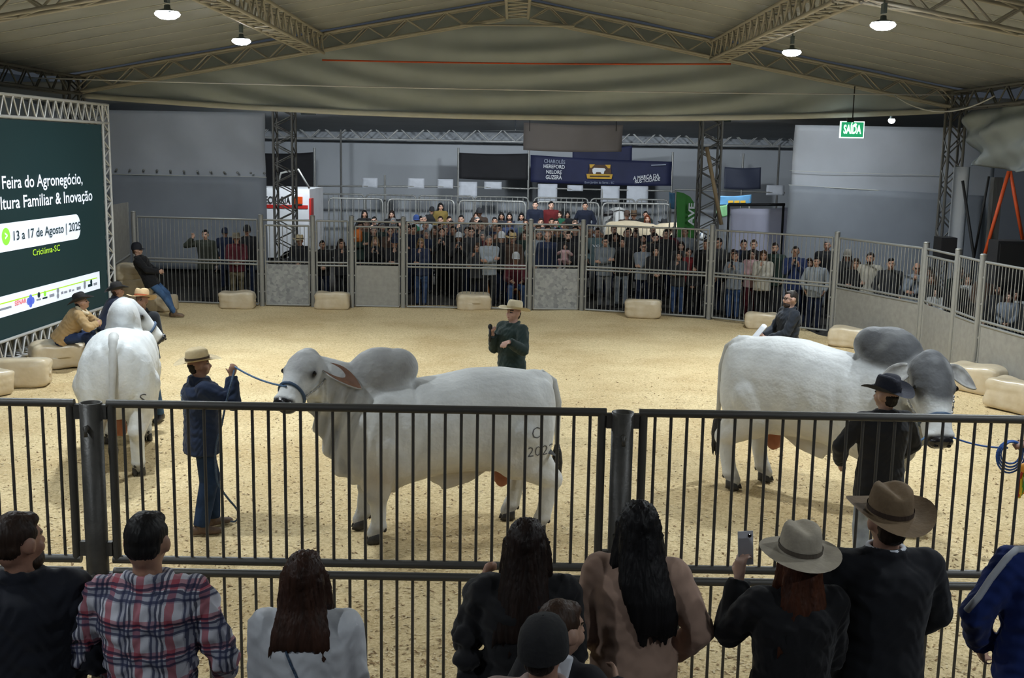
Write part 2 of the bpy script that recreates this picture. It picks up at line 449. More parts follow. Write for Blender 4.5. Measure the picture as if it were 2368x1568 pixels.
# cross tie and cables under the ridge
t = bar('ridge_tie', (-1.15, 23.42, 6.1), (1.15, 23.42, 6.12), .02, M_STEEL); tag(t, 'thin horizontal tie rod just under the roof peak', 'rod', kind='structure')
def cable(name, pts, r, m, lab, cat='cable'):
    o = MB().tube(pts, r, 5).build(name, m, None, True); return tag(o, lab, cat)
def sagline(a, b, sag, n=16):
    a = Vector(a); b = Vector(b); return [a.lerp(b, k / n) - UP * sag * 4 * (k / n) * (1 - k / n) for k in range(n + 1)]
cable('orange_strap', sagline(ad(745, 139, 23.3), ad(1690, 148, 23.3), .03), .017, M_ORANGE, 'orange ratchet strap stretched flat across the roof gable', 'strap')
cable('steel_cable', sagline((-9.0, 21.2, ad(180, 182, 21.2).z), (9.0, 23.2, ad(2368, 218, 22.6).z), .06, 30), .012, M_WHITE, 'thin pale cable stretched across the hall below the trusses')
cable('power_cable', sagline(ad(2068, 220, 23.1), ad(2300, 222, 20.5), .3), .014, M_WHITE, 'white cable drooping in a loop beside the right roof truss')

# valance under the gable
def valz(X): return 4.30 + .23 * (X / 8.0) ** 2
def fold(X, z):
    k = (zlow(X) - z)
    r = math.hypot(X * .42, (z - 8.2) * 1.0)
    a = .06 * math.sin(r * 14 + .8 * math.sin(X * .9)) * min(1, max(0, .3 + k)) * (0.35 + .65 * abs(math.sin(X * .35 + .6)))
    return a + .03 * noise.noise(Vector((X * .8, z * 1.1, 2)))
def vfn(u, v):
    X = -9.0 + 18.0 * u; zt = ztop(X) + .08; zb = valz(X); z = zb + (zt - zb) * v
    return (X, 23.86 + fold(X, z), z)
va = empty('gable_valance', (0, 0, 0), label='grey tarpaulin valance hanging in swagged folds under the gable', cat='valance')
sheet('tarpaulin', vfn, 170, 46, M_TARP, va, .006)
def hfn(u, v):
    X = -9.0 + 18.0 * u; z = valz(X) - .055 + .11 * v
    return (X, 23.80 + fold(X, valz(X)) - .012 * math.sin(PI * v), z)
sheet('hem', hfn, 120, 3, M_HEM, va, .01)

# lamps -------------------------------------------------------------
M_LAMPGLOW = mat('lamp_diffuser', (0.93, 0.97, 1.0, 1), .4, 0, 0, emit=30.0)
M_LAMPBODY = mat('lamp_body', rgb(104, 116, 114), .5, .4, .1)
def lamp(p, lab, r=.15, light=LAMP_W):
    p = Vector(p)
    t = empty('high_bay_lamp', p, label=lab, cat='lamp', group='hanging hall lamps')
    MB().lathe([(.02, .10), (.035, .095), (.04, .05), (r * .8, .025), (r, .0), (r * .96, -.002), (r * .8, .02)], 20).build('housing', M_LAMPBODY, t, True)
    MB().lathe([(r * .9, .015), (r * 1.02, -.012), (r * .95, -.035), (r * .6, -.068), (.004, -.08)], 20).build('diffuser', M_LAMPGLOW, t, True)
    bar('hanger', (0, 0, .19), (0, 0, max(.3, zlow(p.x) - p.z)), .01, M_LAMPBODY, t)
    MB().box((-.02, -.06, .12), (.02, .06, .24)).build('bracket', M_LAMPBODY, t)
    ld = bpy.data.lights.new('lamp_light', 'AREA'); ld.shape = 'DISK'; ld.size = r * 1.6; ld.energy = light; ld.color = LAMP_COL
    ld.spread = math.radians(LAMP_SPREAD)
    lo = bpy.data.objects.new('lamp_light', ld); C.objects.link(lo); lo.parent = t; lo.location = (0, 0, -.09)
lamp(ad(387, 30, 14.1), 'glowing round lamp at upper left, larger of the two on that side', .15, LAMP_W * .9)
lamp(ad(558, 93, 18.7), 'glowing round lamp at upper left below the lattice beam, smaller of the two', .15, LAMP_W * 1.5)
lamp(ad(2042, 55, 14.1), 'glowing round lamp at upper right, larger of the two on that side', .15, LAMP_W * .9)
lamp(ad(1831, 119, 18.7), 'glowing round lamp at upper right below the lattice beam, smaller of the two', .15, LAMP_W * 1.5)
lamp((-4.5, 9.6, 5.3), 'round lamp overhead out of frame on the left', .15, LAMP_W * .68); lamp((4.6, 9.6, 5.3), 'round lamp overhead out of frame on the right', .15, LAMP_W * .68)
for x, y, lb in ((-4.6, 5.0, 'above the stand on the left'), (4.6, 5.0, 'above the stand on the right'), (-4.6, .4, 'behind the stand on the left'), (4.6, .4, 'behind the stand on the right')):
    lamp((x, y, 5.3), 'round lamp overhead ' + lb, .15, STAND_W * (.5 if y > 2 else 1.0))
fl_ = ad(2062, 277, 24.4)
lamp(fl_, 'small bright floodlight beside the exit sign', .07, 25)

# rear tent -----------------------------------------------------------
WY = 43.0
wr = sheet('wall_rear', lambda u, v: (-20 + 40 * u, WY + .05 * noise.noise(Vector((u * 30, v * 3, 0))), -.1 + 4.42 * v), 60, 10, M_WHWALL, None, .02)
tag(wr, 'white sheet wall at the back of the rear tent', kind='structure')
for X0, X1, lab in ((-20, -.01, 'left'), (.01, 20, 'right')):
    rr = sheet('ceiling', lambda u, v, X0=X0, X1=X1: (X0 + (X1 - X0) * u, 24.3 + 19 * v, 5.0 - .034 * 19 * v + .05 * math.sin(v * 12) - .012 * abs(X0 + (X1 - X0) * u)), 20, 30, M_ROOF, None, .02)
    tag(rr, 'low membrane roof of the rear tent, ' + lab + ' half', kind='structure')
t = empty('rear_truss', (-14, 41.5, 4.17), label='pale lattice beam across the back of the rear tent', cat='truss', kind='structure')
box_truss('r', (0, 0, 0), (28, 0, 0), (0, .3, 0), (0, 0, .42), 60, .035, .022, M_ALU, t)
for X, lab in ((-5.35, 'left'), (-12.8, 'far left'), (2.0, 'right of centre'), (9.5, 'far right')):
    pass
def rearlamp(p, lab, W=REAR_W):
    t = empty('floodlight', p, label=lab, cat='lamp', group='floodlights of the rear tent')
    t.rotation_euler.x = math.radians(58)
    MB().box((-.2, -.14, 0), (.2, .14, .07)).build('housing', M_LAMPBODY, t)
    MB().box((-.18, -.12, -.012), (.18, .12, .0)).build('diffuser', M_LAMPGLOW, t)
    bar('bracket', (0, .0, .06), (0, .25, .35), .015, M_LAMPBODY, t)
    ld = bpy.data.lights.new('flood', 'AREA'); ld.shape = 'RECTANGLE'; ld.size = .36; ld.size_y = .24; ld.energy = W; ld.color = (.86, .94, 1); ld.spread = math.radians(150)
    lo = bpy.data.objects.new('flood', ld); C.objects.link(lo); lo.parent = t; lo.location = (0, 0, -.03)
for X, lb in ((-5.6, 'left'), (0, 'middle'), (5.6, 'right')): rearlamp((X, 31.0, 4.6), 'floodlight aimed at the rear pens from under the rear roof, ' + lb)
for X, lb in ((-7.5, 'left'), (0, 'middle'), (7.5, 'right')): rearlamp((X, 24.4, 4.75), 'floodlight fixed behind the valance, ' + lb, FRONT_W)

def boxcol(px, y, lab, w_=.42):
    p = ad(px, 520, y)
    return column(p.x, y, 4.6, lab, w_, M_DARKST, 20)
boxcol(661, 28.0, 'dark lattice column left of the rear pens, before the trailer', .46)
boxcol(1634, 27.6, 'dark lattice column right of the navy banner, beside the green flag', .46)
# leaning timber prop beside the right column
cable('timber_prop', [ad(1634, 340, 27.2), ad(1668, 520, 27.0)], .05, mat('pale_timber', rgb(150, 130, 100), .8), 'pale timber prop leaning on the right lattice column', 'prop')
# white sheet walls left and right behind the ring fence
def wallL(u, v):
    p0 = ad(222, 500, 29.6); p1 = ad(616, 500, 29.6)
    X = p0.x - 3 + (p1.x - p0.x + 3) * u; z = .55 + (4.44 - .25 * u * 0) * v - .0
    z = .55 + 3.93 * v
    d = .05 * math.sin(((X + 6.4) ** 2 + (z - 4.6) ** 2) ** .5 * 5) * (1 if z > 2.7 else .3) * u * u + .04 * noise.noise(Vector((X, z, 1)))
    return (X, 29.6 + d, z)
wl = empty('wall_left', (0, 0, 0), label='white sheet wall behind the fence on the left', kind='structure')
sheet('upper_sheet', wallL, 60, 30, M_WHTARP, wl, .01)
pz = ad(616, 410, 29.5).z
bar('sheet_seam', (-16, 29.5, pz + .02), (ad(616, 410, 29.5).x, 29.5, pz), .012, M_HEM, wl)
sheet('lower_sheet', lambda u, v: (-16 + (ad(616, 410, 29.5).x + 16) * u, 29.5 + .03 * math.sin(u * 14 + v * 5), .4 + (pz - .4) * v), 40, 12, M_LOTARP, wl, .01)
for k in range(12):
    p = ad(270 + k * 31, 392 + k * .8, 29.45); MB().ell(p, (.035, .02, .03), None, 8, 6).build('eyelet', M_GALV, wl, True)
MB().box((-17, 29.62, -.06), (ad(616, 500, 29.6).x, 29.7, .6)).build('skirting', M_CONC, wl)
def wallR(u, v):
    p0 = ad(1826, 500, 27.6); p1 = ad(2175, 500, 27.6)
    X = p0.x + (p1.x - p0.x + 1.2) * u; z = -.05 + 4.4 * v
    d = .05 * math.sin(X * .9 + z * 2.3) + .04 * noise.noise(Vector((X, z, 5)))
    return (X, 27.6 + d, z)
wr2 = empty('wall_right', (0, 0, 0), label='white sheet wall behind the fence on the right, under the exit sign', kind='structure')
sheet('upper_sheet', wallR, 40, 30, M_WHTARP, wr2, .01)
a = ad(1824, 428, 27.5); b = ad(2230, 452, 27.5); bar('sheet_seam', a, b, .012, M_HEM, wr2)
sheet('lower_sheet', lambda u, v: (a.x + (b.x + .5 - a.x) * u, 27.48 + .04 * math.sin(u * 9 + v * 5) + .03 * noise.noise(Vector((u * 6, v * 4, 2))), -.05 + (a.z + (b.z - a.z) * u + .05) * v), 30, 16, M_LOTARP, wr2, .01)
a = ad(1826, 395, 27.5); b = ad(2230, 408, 27.5); bar('sheet_seam', a, b, .006, M_HEM, wr2)
# side wall on the far right and on the far left
wd = sheet('wall_side_right', lambda u, v: (13.4, 6 + 23 * u, -.1 + 5.4 * v), 20, 6, M_TARP, None, .02); tag(wd, 'grey side wall of the hall on the right', kind='structure')
wd = sheet('wall_side_left', lambda u, v: (-12.6, 4 + 27 * u, -.1 + 5.4 * v), 20, 6, M_TARP, None, .02); tag(wd, 'grey side wall of the hall behind the screen', kind='structure')
# gathered side curtain, right
def curt(u, v):
    y = 23.4 - 11 * u; s_ = math.sin(PI * v)
    zb = 3.42 + .10 * u; zt = 4.62; z = zb + (zt - zb) * v
    bulge = .24 * math.sin(PI * min(1, (1 - v) * 1.3)) + .06 * math.sin(v * 16 + 2.2 * y) + .10 * math.sin(y * 3.1 + v * 4.5) + .03 * math.sin(y * 9 - v * 7) + .05 * noise.noise(Vector((y, z * 2, 0)))
    return (COLX + .35 - bulge, y, z + .06 * math.sin(y * 1.7) * (1 - v))
cu = sheet('gathered_curtain', curt, 70, 24, M_TARP, None, .02); tag(cu, 'grey side curtain rolled up in thick folds along the right eave', 'curtain')
# white hanging strip, straps, speakers beyond the right fence
p = ad(2222, 415, 23.0); q = ad(2212, 600, 23.0)
st = sheet('hanging_strip', lambda u, v: Vector((p.x - .16 + .32 * u, 23.0 + .05 * math.sin(u * 6), 3.45 - 3.45 * v)), 8, 16, M_WHTARP, None, .01); tag(st, 'narrow white tarpaulin strip hanging beside the right column', 'tarpaulin')
cable('black_strap', [ad(2226, 418, 22.2), ad(2252, 592, 22.2), Vector((ad(2252, 592, 22.2).x, 22.2, -.05))], .03, M_BLKST, 'black strap slanting down right of the white strip', 'strap')
cable('black_strap', [ad(2287, 408, 22.0), ad(2253, 592, 22.2)], .025, M_BLKST, 'black strap slanting down left to meet its twin', 'strap')
cable('orange_strap', [ad(2333, 396, 20.5), ad(2274, 600, 20.5)], .035, M_ORANGE, 'orange strap slanting left from the curtain to the fence', 'strap')
cable('orange_strap', [ad(2336, 396, 20.5), ad(2366, 560, 20.5)], .035, M_ORANGE, 'orange strap slanting right towards the black loudspeaker', 'strap')
bar('dark_post', ad(2306, 410, 22.9), (ad(2306, 410, 22.9).x, 22.9, 0), .09, M_DARKST, sq=True); tag(bpy.context.scene.objects['dark_post'], 'dark square post behind the orange straps', 'post', kind='structure')
def speaker(px, py, Y, w_, h_, lab):
    c = ad(px, py, Y); t = empty('loudspeaker', (c.x, Y, 0), label=lab, cat='loudspeaker')
    z = c.z
    MB().box((-w_ / 2, -.2, z - h_), (w_ / 2, .2, z)).build('cabinet', M_BLACK, t)
    MB().box((-w_ / 2 * .9, -.215, z - h_ * .93), (w_ / 2 * .9, -.2, z - h_ * .06)).build('grille', M_BLKST, t)
    for sx in (-1, 1):
        for sy in (-1, 1): bar('leg', (sx * w_ * .4, sy * .15, -.06), (sx * w_ * .4, sy * .15, z - h_), .02, M_BLKST, t)
speaker(2187, 548, 21.6, .3, .42, 'small black loudspeaker behind the gate at the foot of the right column')
speaker(2345, 556, 19.3, .7, .75, 'large black loudspeaker behind the right fence below the orange straps')

# exit sign
M_EXIT = mat('exit_green', rgb(40, 165, 110), .4, 0, .02, emit=.75)
M_EXITW = mat('exit_white', rgb(235, 255, 245), .4, 0, .0, emit=1.6)
c = ad(1970, 300, 23.44); t = empty('exit_sign', c, label='green and white lit exit sign hanging from the right truss', cat='sign')
MB().box((-.245, -.02, -.17), (.245, .03, .17)).build('frame', M_EXITW, t)
MB().box((-.225, -.03, -.15), (.225, -.019, .15)).build('panel', M_EXIT, t)
text_on('lettering', 'SAÍDA', Vector((-.18, -.032, -.075)), EX, UP, .36, M_EXITW, t, .17, .03)
bar('hanger', (0, 0, .17), (0, 0, zlow(c.x) - c.z), .012, M_BLKST, t)
MB().box((-.12, -.05, .15), (.02, .03, .24)).build('emergency_lamp', M_BLKST, t); MB().ell((.05, -.06, .1), (.028, .02, .028), None, 10, 8).build('bulb', M_EXITW, t)

# ------------------------------------------------------------------ video screen
SR = Vector((-7.97, 21.75, 0)); SLp = Vector((-8.11, 17.8, 0))
su = (SR - SLp).normalized(); sn = su.cross(UP).normalized()     # normal towards the ring
if sn.x < 0: sn = -sn
SN = sn
scr = empty('video_screen', SLp, label='large video wall in a white lattice frame announcing the fair in August 2025', cat='screen')
def sp(u, z, off=0): return SLp + su * u + UP * z + SN * off - SLp     # local to the empty
LEN = (SR - SLp).length; U0 = -2.6; U1 = LEN - .1
def emis(name, r, g, b, k=.8): 
    c = rgb(r, g, b); return mat(name, c, .5, 0, 0, emit=k, spec=.2)
M_SCRD = emis('screen_dark_green', 22, 40, 42, .75); M_SCRW = emis('screen_white', 205, 212, 222, .78)
M_SCRG = emis('screen_green', 126, 196, 62, .8); M_SCRL = emis('screen_lime', 160, 205, 50, .75); M_SCRT = emis('screen_text_dark', 22, 42, 48, .6)
M_SCRR = emis('screen_red', 196, 60, 66, .7); M_SCRB = emis('screen_blue', 80, 100, 190, .7); M_SCRK = emis('screen_grey', 120, 124, 134, .7)
def slab(name, u0, u1, z0, z1, o0, o1, m, parent=scr):
    b = MB(); V = [sp(u, z, o) for o in (o0, o1) for u, z in ((u0, z0), (u1, z0), (u1, z1), (u0, z1))]
    b.add(V, [(3, 2, 1, 0), (4, 5, 6, 7), (0, 1, 5, 4), (1, 2, 6, 5), (2, 3, 7, 6), (3, 0, 4, 7)]); return b.build(name, m, parent)
def uz(px, py):
    p = onp(px, py, SLp + SN * .13, SN); return (p - SLp).dot(su), p.z
zt_ = uz(100, 281)[1]; zb_ = uz(150, 738)[1]
slab('display_panel', U0, U1, zb_, zt_, .02, .12, M_SCRD)
def stext(name, txt, pxl, pyl, pxr, pyr, m, hpx, bold=.02, align='L', width=None, off=.135):
    ul, zl = uz(pxl, pyl); ur, zr = uz(pxr, pyr)
    zz = (zl + zr) / 2; wd_ = width or (ur - ul)
    hh = abs(uz(pxl, pyl - hpx)[1] - zl)
    org = sp(ul if align == 'L' else ur, zz, off)
    return text_on(name, txt, org, su, UP, wd_, m, scr, hh, bold, align)
stext('headline', 'Feira do Agronegócio,', 4, 433, 190, 428, M_SCRW, 30, .012)
u_a, _ = uz(0, 478); u_b, _ = uz(213, 470)
stext('headline', 'Agricultura Familiar & Inovação', 0, 479, 213, 468, M_SCRW, 30, .012, 'R', (u_b - u_a) * 1.27)
# white pill with the date
ur, z0 = uz(188, 551); _, z1 = uz(188, 494); rr_ = (z1 - z0) / 2
V = [sp(U0 + .2, z0, .124), sp(U0 + .2, z1, .124)]; 
arc = [sp(ur - rr_ * .8 + rr_ * .8 * math.cos(a), (z0 + z1) / 2 + rr_ * math.sin(a), .124) for a in np.linspace(PI / 2, -PI / 2, 12)]
mesh_obj('date_plate', V + arc, [tuple(range(len(V + arc)))], M_SCRW, scr)
stext('date_text', '13 a 17 de Agosto | 2025', 31, 553, 186, 534, M_SCRT, 22, .012)
uc, zc = uz(14, 547); rc = rr_ * .62
mesh_obj('arrow_disc', [sp(uc + rc * math.cos(a), zc + rc * math.sin(a), .13) for a in np.linspace(0, 2 * PI, 28)[:-1]], [tuple(range(27))], M_SCRG, scr)
text_on('arrow', '>', sp(uc - rc * .3, zc - rc * .42, .13), su, UP, rc * .62, M_SCRW, scr, rc * 1.0, .03)
stext('place_text', 'Criciúma-SC', 75, 589, 138, 582, M_SCRL, 15, .004)
ur, z0 = uz(232, 667); _, z1 = uz(232, 627)
slab('sponsor_strip', U0, ur, z0, z1, .12, .126, M_SCRW)
slab('sponsor_line', U0, ur - .12, z1 - .12, z1 - .1, .126, .129, M_SCRL)
stext('sponsor_logo', 'SENAR', 34, 707, 61, 700, M_SCRR, 11, .01, off=.13)
def mark(px0, px1, py, hpx, m):      # small illegible sponsor marks
    u0, z0 = uz(px0, py); u1, z1 = uz(px1, py - (px1 - px0) * .26); hh = abs(uz(px0, py - hpx)[1] - z0)
    slab('sponsor_logo', u0, u1, (z0 + z1) / 2, (z0 + z1) / 2 + hh, .126, .129, m)
for a, b, hp, m in ((0, 27, 5, M_SCRK), (85, 95, 4, M_SCRK), (99, 110, 4, M_SCRT), (115, 126, 7, M_SCRK), (142, 147, 6, M_SCRK), (149, 156, 5, M_SCRK), (160, 165, 6, M_SCRK), (167, 172, 4, M_SCRK), (178, 187, 7, M_SCRK), (204, 214, 6, M_SCRT), (217, 225, 6, M_SCRK)):
    mark(a, b, 711 - (a - 30) * .27, hp, m)
def disc(name, px, py, r, m, off=.13):
    u, z = uz(px, py); mesh_obj(name, [sp(u + r * math.cos(a), z + r * math.sin(a), off) for a in np.linspace(0, 2 * PI, 14)[:-1]], [tuple(range(13))], m, scr)
for dx, dy in ((0, 0), (-5, 1), (5, -1), (0, -7), (0, 7)): disc('sponsor_logo', 71 + dx, 696 + dy, .06, M_SCRB)
for px, py, m in ((90, 682, M_SCRT), (104, 679, M_SCRG), (134, 672, M_SCRK), (134, 684, M_SCRK), (196, 662, M_SCRK), (196, 655, M_SCRK), (211, 652, M_SCRT)): disc('sponsor_logo', px, py, .05, m)
# lattice frame
TW = .3
def ftr(a, b, hv, bays): box_truss('f', a, b, SN * TW, hv, bays, .027, .017, M_ALU, scr, 'sdtb')
zlow_t = .18
ftr(sp(U0, zlow_t + .17), sp(U1 + .3, zlow_t + .17), UP * .34, 44)
ztp = uz(225, 262)[1]
ftr(sp(U0, ztp - .0), sp(U1 + .3, ztp - .0), UP * .34, 44)
ftr(sp(U1 + .14, .0), sp(U1 + .14, ztp + .17), su * .28, 26)
ftr(sp(U0, .0), sp(U0, ztp + .17), su * .28, 26)
for u in (U0, 0, 3, U1 + .14): slab('foot', u - .2, u + .2, -.05, zlow_t - .02, -.2, .2, M_BLACK)

# ------------------------------------------------------------------ ring fence, far side
def hpanel(name, A, B, lab, kind='bars', hgt=2.0, m=M_GALV, rt=.022, spac=.095, rb=.0085, group='panels of the far ring fence', postgap=.09, z0=.05, midz=1.0, single=False):
    """one fence panel between post centres A and B (ground points)"""
    A = Vector((A.x, A.y, 0)); B = Vector((B.x, B.y, 0)); d = (B - A); L = d.length; d /= L
    t = empty(name, A, label=lab, cat='gate' if 'gate' in name else 'fence panel', group=group)
    a = d * postgap; b = d * (L - postgap)
    def P(v, z): return v + UP * z
    for v in (a, b): bar('upright', P(v, z0), P(v, hgt), rt, m, t)
    bar('top_rail', P(a, hgt), P(b, hgt), rt, m, t)
    bar('bottom_rail', P(a, z0), P(b, z0), rt, m, t)
    bar('middle_rail', P(a, midz + .035), P(b, midz + .035), rt, m, t)
    if not single: bar('middle_rail', P(a, midz - .035), P(b, midz - .035), rt, m, t)
    n = int((L - 2 * postgap) / spac)
    def barset(za, zb, nm):
        bb = MB()
        for k in range(1, n): q = a.lerp(b, k / n); bb.tube([P(q, za), P(q, zb)], rb, 5, cap=False)
        o = bb.build(nm, m, t, True); o['kind'] = 'stuff'
    barset(midz, hgt, 'upper_bars')
    nrm = d.cross(UP)
    if kind == 'bars': barset(z0, midz, 'lower_bars')
    else:
        bb = MB(); V = [P(v, z) + nrm * o for o in (-.006, .006) for v, z in ((a, z0), (b, z0), (b, midz - .02), (a, midz - .02))]
        bb.add(V, [(3, 2, 1, 0), (4, 5, 6, 7), (0, 1, 5, 4), (1, 2, 6, 5), (2, 3, 7, 6), (3, 0, 4, 7)])
        bb.build('sheet', M_ZINC if kind == 'zinc' else M_ZINCP, t)
    for z in (.35, midz - .25, midz + .3, hgt - .25):
        for v, s_ in ((a, -1), (b, 1)): bar('hinge', P(v, z), P(v + d * s_ * (postgap - .03), z), .016, m, t, sq=True)
    return t
def fpost(px, py, lab, hgt=2.08, r=.055, m=M_GALV):
    p = at(px, py) if not isinstance(px, Vector) else px
    t = empty('fence_post', (p.x, p.y, -.06), label=lab, cat='post', group='posts of the far ring fence')
    bar('tube', (0, 0, 0), (0, 0, hgt + .06), r, m, t, 14)
    MB().lathe([(r * 1.04, hgt + .055), (r * 1.04, hgt + .075), (r * .5, hgt + .09), (.003, hgt + .092)], 14).build('cap', m, t, True)
    return Vector((p.x, p.y, 0))
fp = [fpost(316, 699, 'galvanised fence post at the left corner behind the bale stack'),
      fpost(607, 709, 'galvanised fence post left of the speckled gate, beside a bale'),
      fpost(725, 711, 'galvanised fence post right of the speckled gate'),
      fpost(814, 712, 'galvanised fence post between narrow barred panel and plain grey gate'),
      fpost(932, 714, 'galvanised fence post right of the plain grey gate'),
      fpost(1224, 719, 'galvanised fence post just right of the announcer in the ring'),
      fpost(1344, 720, 'galvanised fence post right of the third sheet-metal gate'),
      fpost(1638, 738, 'galvanised fence post right of the bale near the centre'),
      fpost(1922, 771, 'galvanised fence post at the right-hand bend of the fence')]
B_ = Vector((7.52, 20.5, 0)); C_ = Vector((7.56, 19.1, 0)); D_ = Vector((7.55, 18.05, 0)); E_ = Vector((7.9, 15.4, 0)); G_ = Vector((8.1, 12.6, 0))
for q, lb in ((B_, 'galvanised fence post left of the narrow side gate behind the dark-humped bull'), (C_, 'galvanised fence post right of the narrow side gate'),
              (D_, 'galvanised fence post near the right frame edge with a wire tie'), (E_, 'galvanised fence post on the right side beyond the frame'), (G_, 'galvanised fence post farther right beyond the frame')):
    fp.append(fpost(q, 0, lb))
info = [('steel_fence', 'bars', 'barred fence panel at far left with three men behind it'), ('gate', 'zinc', 'speckled zinc gate with bars on top, left of the fence'),
        ('steel_fence', 'bars', 'narrow barred panel behind the second bale'), ('gate', 'plain', 'plain grey sheet gate with bars on top, left of centre'),
        ('steel_fence', 'bars', 'wide barred panel behind the announcer'), ('gate', 'zinc', 'speckled zinc gate with bars on top, right of the announcer'),
        ('steel_fence', 'bars', 'wide barred panel with two grey-trousered people behind it'), ('steel_fence', 'bars', 'wide barred panel behind the man with glasses'),
        ('steel_fence', 'plain', 'grey sheet panel with dense bars, at the bend behind the dark-humped bull'), ('gate', 'plain', 'narrow grey side gate with bars, second from the bend'),
        ('steel_fence', 'plain', 'short grey sheet panel right of the narrow side gate'), ('steel_fence', 'plain', 'grey sheet panel with bars at the right frame edge'),
        ('steel_fence', 'plain', 'grey sheet panel beyond the right frame edge')]
for i, (nm, kd, lb) in enumerate(info):
    g_ = nm == 'gate'
    hpanel(nm, fp[i], fp[i + 1], lb, kd, 1.98 if not g_ else 1.86, midz=1.0, single=g_)
    if g_:
        d = (fp[i + 1] - fp[i]); bar('lintel', fp[i] + UP * 1.98, fp[i + 1] + UP * 1.98, .022, M_GALV); l = bpy.context.view_layer.objects
        lt = [o for o in C.objects if o.name.startswith('lintel')][-1]; lt.name = 'gate_lintel'; tag(lt, 'tube spanning above ' + lb.split(' with')[0], 'tube')
# tall grey sheet at the left corner and its return
c0 = ad(264, 690, 24.6); c1 = ad(303, 690, 25.9); c0.z = c1.z = 0
t = empty('sheet_fence', c0, label='tall grey sheet panel closing the corner behind the bale stack', cat='fence panel')
d = c1 - c0; nrm = d.normalized().cross(UP)
V = [v + UP * z + nrm * o for o in (-.01, .01) for v, z in ((Vector(), 0), (d, 0), (d, 2.3), (Vector(), 2.3))]
MB().add(V, [(3, 2, 1, 0), (4, 5, 6, 7), (0, 1, 5, 4), (1, 2, 6, 5), (2, 3, 7, 6), (3, 0, 4, 7)]).build('sheet', M_ZINCP, t)
bar('post', (0, 0, -.05), (0, 0, 2.55), .035, M_GALV, t); bar('rail', UP * .98, d + UP * 1.1, .03, M_GALV, t); bar('post', d - UP * .05, d + UP * 2.3, .025, M_GALV, t)

# ------------------------------------------------------------------ near fence
NY = 6.67
def nearx(px): return ad(px, 970, NY).x
def npost(px, lab):
    x = nearx(px); t = empty('fence_post', (x, NY, -.06), label=lab, cat='post', group='posts of the near fence')
    r = .068; h_ = 2.10
    MB().lathe([(r, 0), (r, h_), (r * .86, h_), (r * .86, h_ - .25), (.002, h_ - .25)], 24).build('tube', M_GUN, t, True)
    for z in (1.96, 1.02, .9): MB().tube([(0, -r * .8, z), (0, -r - .035, z)], .016, 8).build('bolt', M_GUN, t, True); MB().tube([(0, -r - .03, z + .01), (0, -r - .03, z - .05)], .012, 8).build('pin', M_GUN, t, True)
    return x
PX = [nearx(-1020), npost(211, 'thick dark tube post of the near fence beside the plaid shirt man'),
      npost(1440, 'thick dark tube post of the near fence behind the long black-haired woman'), nearx(2665)]
labs = ['left', 'middle', 'right']
wh = ['at the left edge behind the balding man', 'across the middle before the standing bull', 'on the right before the dark-humped bull']
for i in range(3):
    x0 = PX[i] + .10; x1 = PX[i + 1] - .10
    for up in (1, 0):
        z0, z1 = (1.045, 2.035) if up else (.06, .965)
        t = empty('steel_fence', (x0, NY, 0), label=('upper' if up else 'lower') + ' barred dark steel fence panel ' + wh[i], cat='fence panel', group='panels of the near fence')
        L = x1 - x0; r = .026
        bar('top_rail', (0, 0, z1), (L, 0, z1), r, M_GUN, t, 16); bar('bottom_rail', (0, 0, z0), (L, 0, z0), r, M_GUN, t, 16)
        for xx in (r, L - r): bar('upright', (xx, 0, z0), (xx, 0, z1), r, M_GUN, t, 14)
        n = 31
        for k in range(1, n): bar('bar', (L * k / n, 0, z0), (L * k / n, 0, z1), .0098, M_GUN, t, 8)
        for xx, s_ in ((0, -1), (L, 1)):
            for z in ((z0 + .07, z1 - .05) if up else (z1 - .05, z0 + .1)):
                MB().box((min(xx, xx + s_ * .045), -.02, z - .045), (max(xx, xx + s_ * .045), .02, z + .045)).build('bracket', M_GUN, t)

# standing deck for the near spectators
DECK = .4
t = empty('standing_deck', (0, 4.0, -.06), label='timber standing deck of the near spectators', cat='platform', kind='structure')
for k in range(14): MB().box((-4.6, -1.4 + k * .2, DECK + .06 - .04), (4.6, -1.4 + k * .2 + .192, DECK + .06)).build('plank', mat('deck_wood', rgb(96, 84, 70), .8, 0, .2, 5), t)
for x in (-4.5, -1.5, 1.5, 4.5):
    for y in (-1.3, 1.3): MB().box((x - .04, y - .04, 0), (x + .04, y + .04, DECK + .02)).build('leg', M_DARKST, t)

# ------------------------------------------------------------------ wrapped bales
def bale_mesh(seed, dims=(.84, .46, .42), sq=7.0):
    b = MB(); b.ell((0, 0, 0), (1, 1, 1), None, 48, 32); V = []
    for v in b.V:
        ax = max(abs(v.x), abs(v.y), abs(v.z)); n_ = (abs(v.x) ** sq + abs(v.y) ** sq + abs(v.z) ** sq) ** (1 / sq)
        p = v / n_
        q = Vector((p.x * dims[0] / 2, p.y * dims[1] / 2, p.z * dims[2] / 2))
        nz_ = noise.noise(q * 3.2 + Vector((seed * 7.3, 0, 0))); n3 = noise.noise(Vector((q.x * 3, q.y * 8, q.z * 16)) + Vector((seed, seed, 0)))
        q *= 1 + .09 * nz_ + .035 * n3
        q.z += .05 * noise.noise(Vector((q.x * 2.5 + seed * 3, q.y * 2, 0))) * (1 if q.z > 0 else .1)
        V.append(q)
    zmin = sorted(v.z for v in V)[6]
    for v in V: v.z = max(v.z - zmin, 0)
    me = bpy.data.meshes.new('bale_wrap'); me.from_pydata([tuple(v) for v in V], [], b.F); me.materials.append(M_PLASTIC)
    me.polygons.foreach_set('use_smooth', [True] * len(me.polygons)); me.update(); return me
BM = [bale_mesh(k) for k in range(6)]
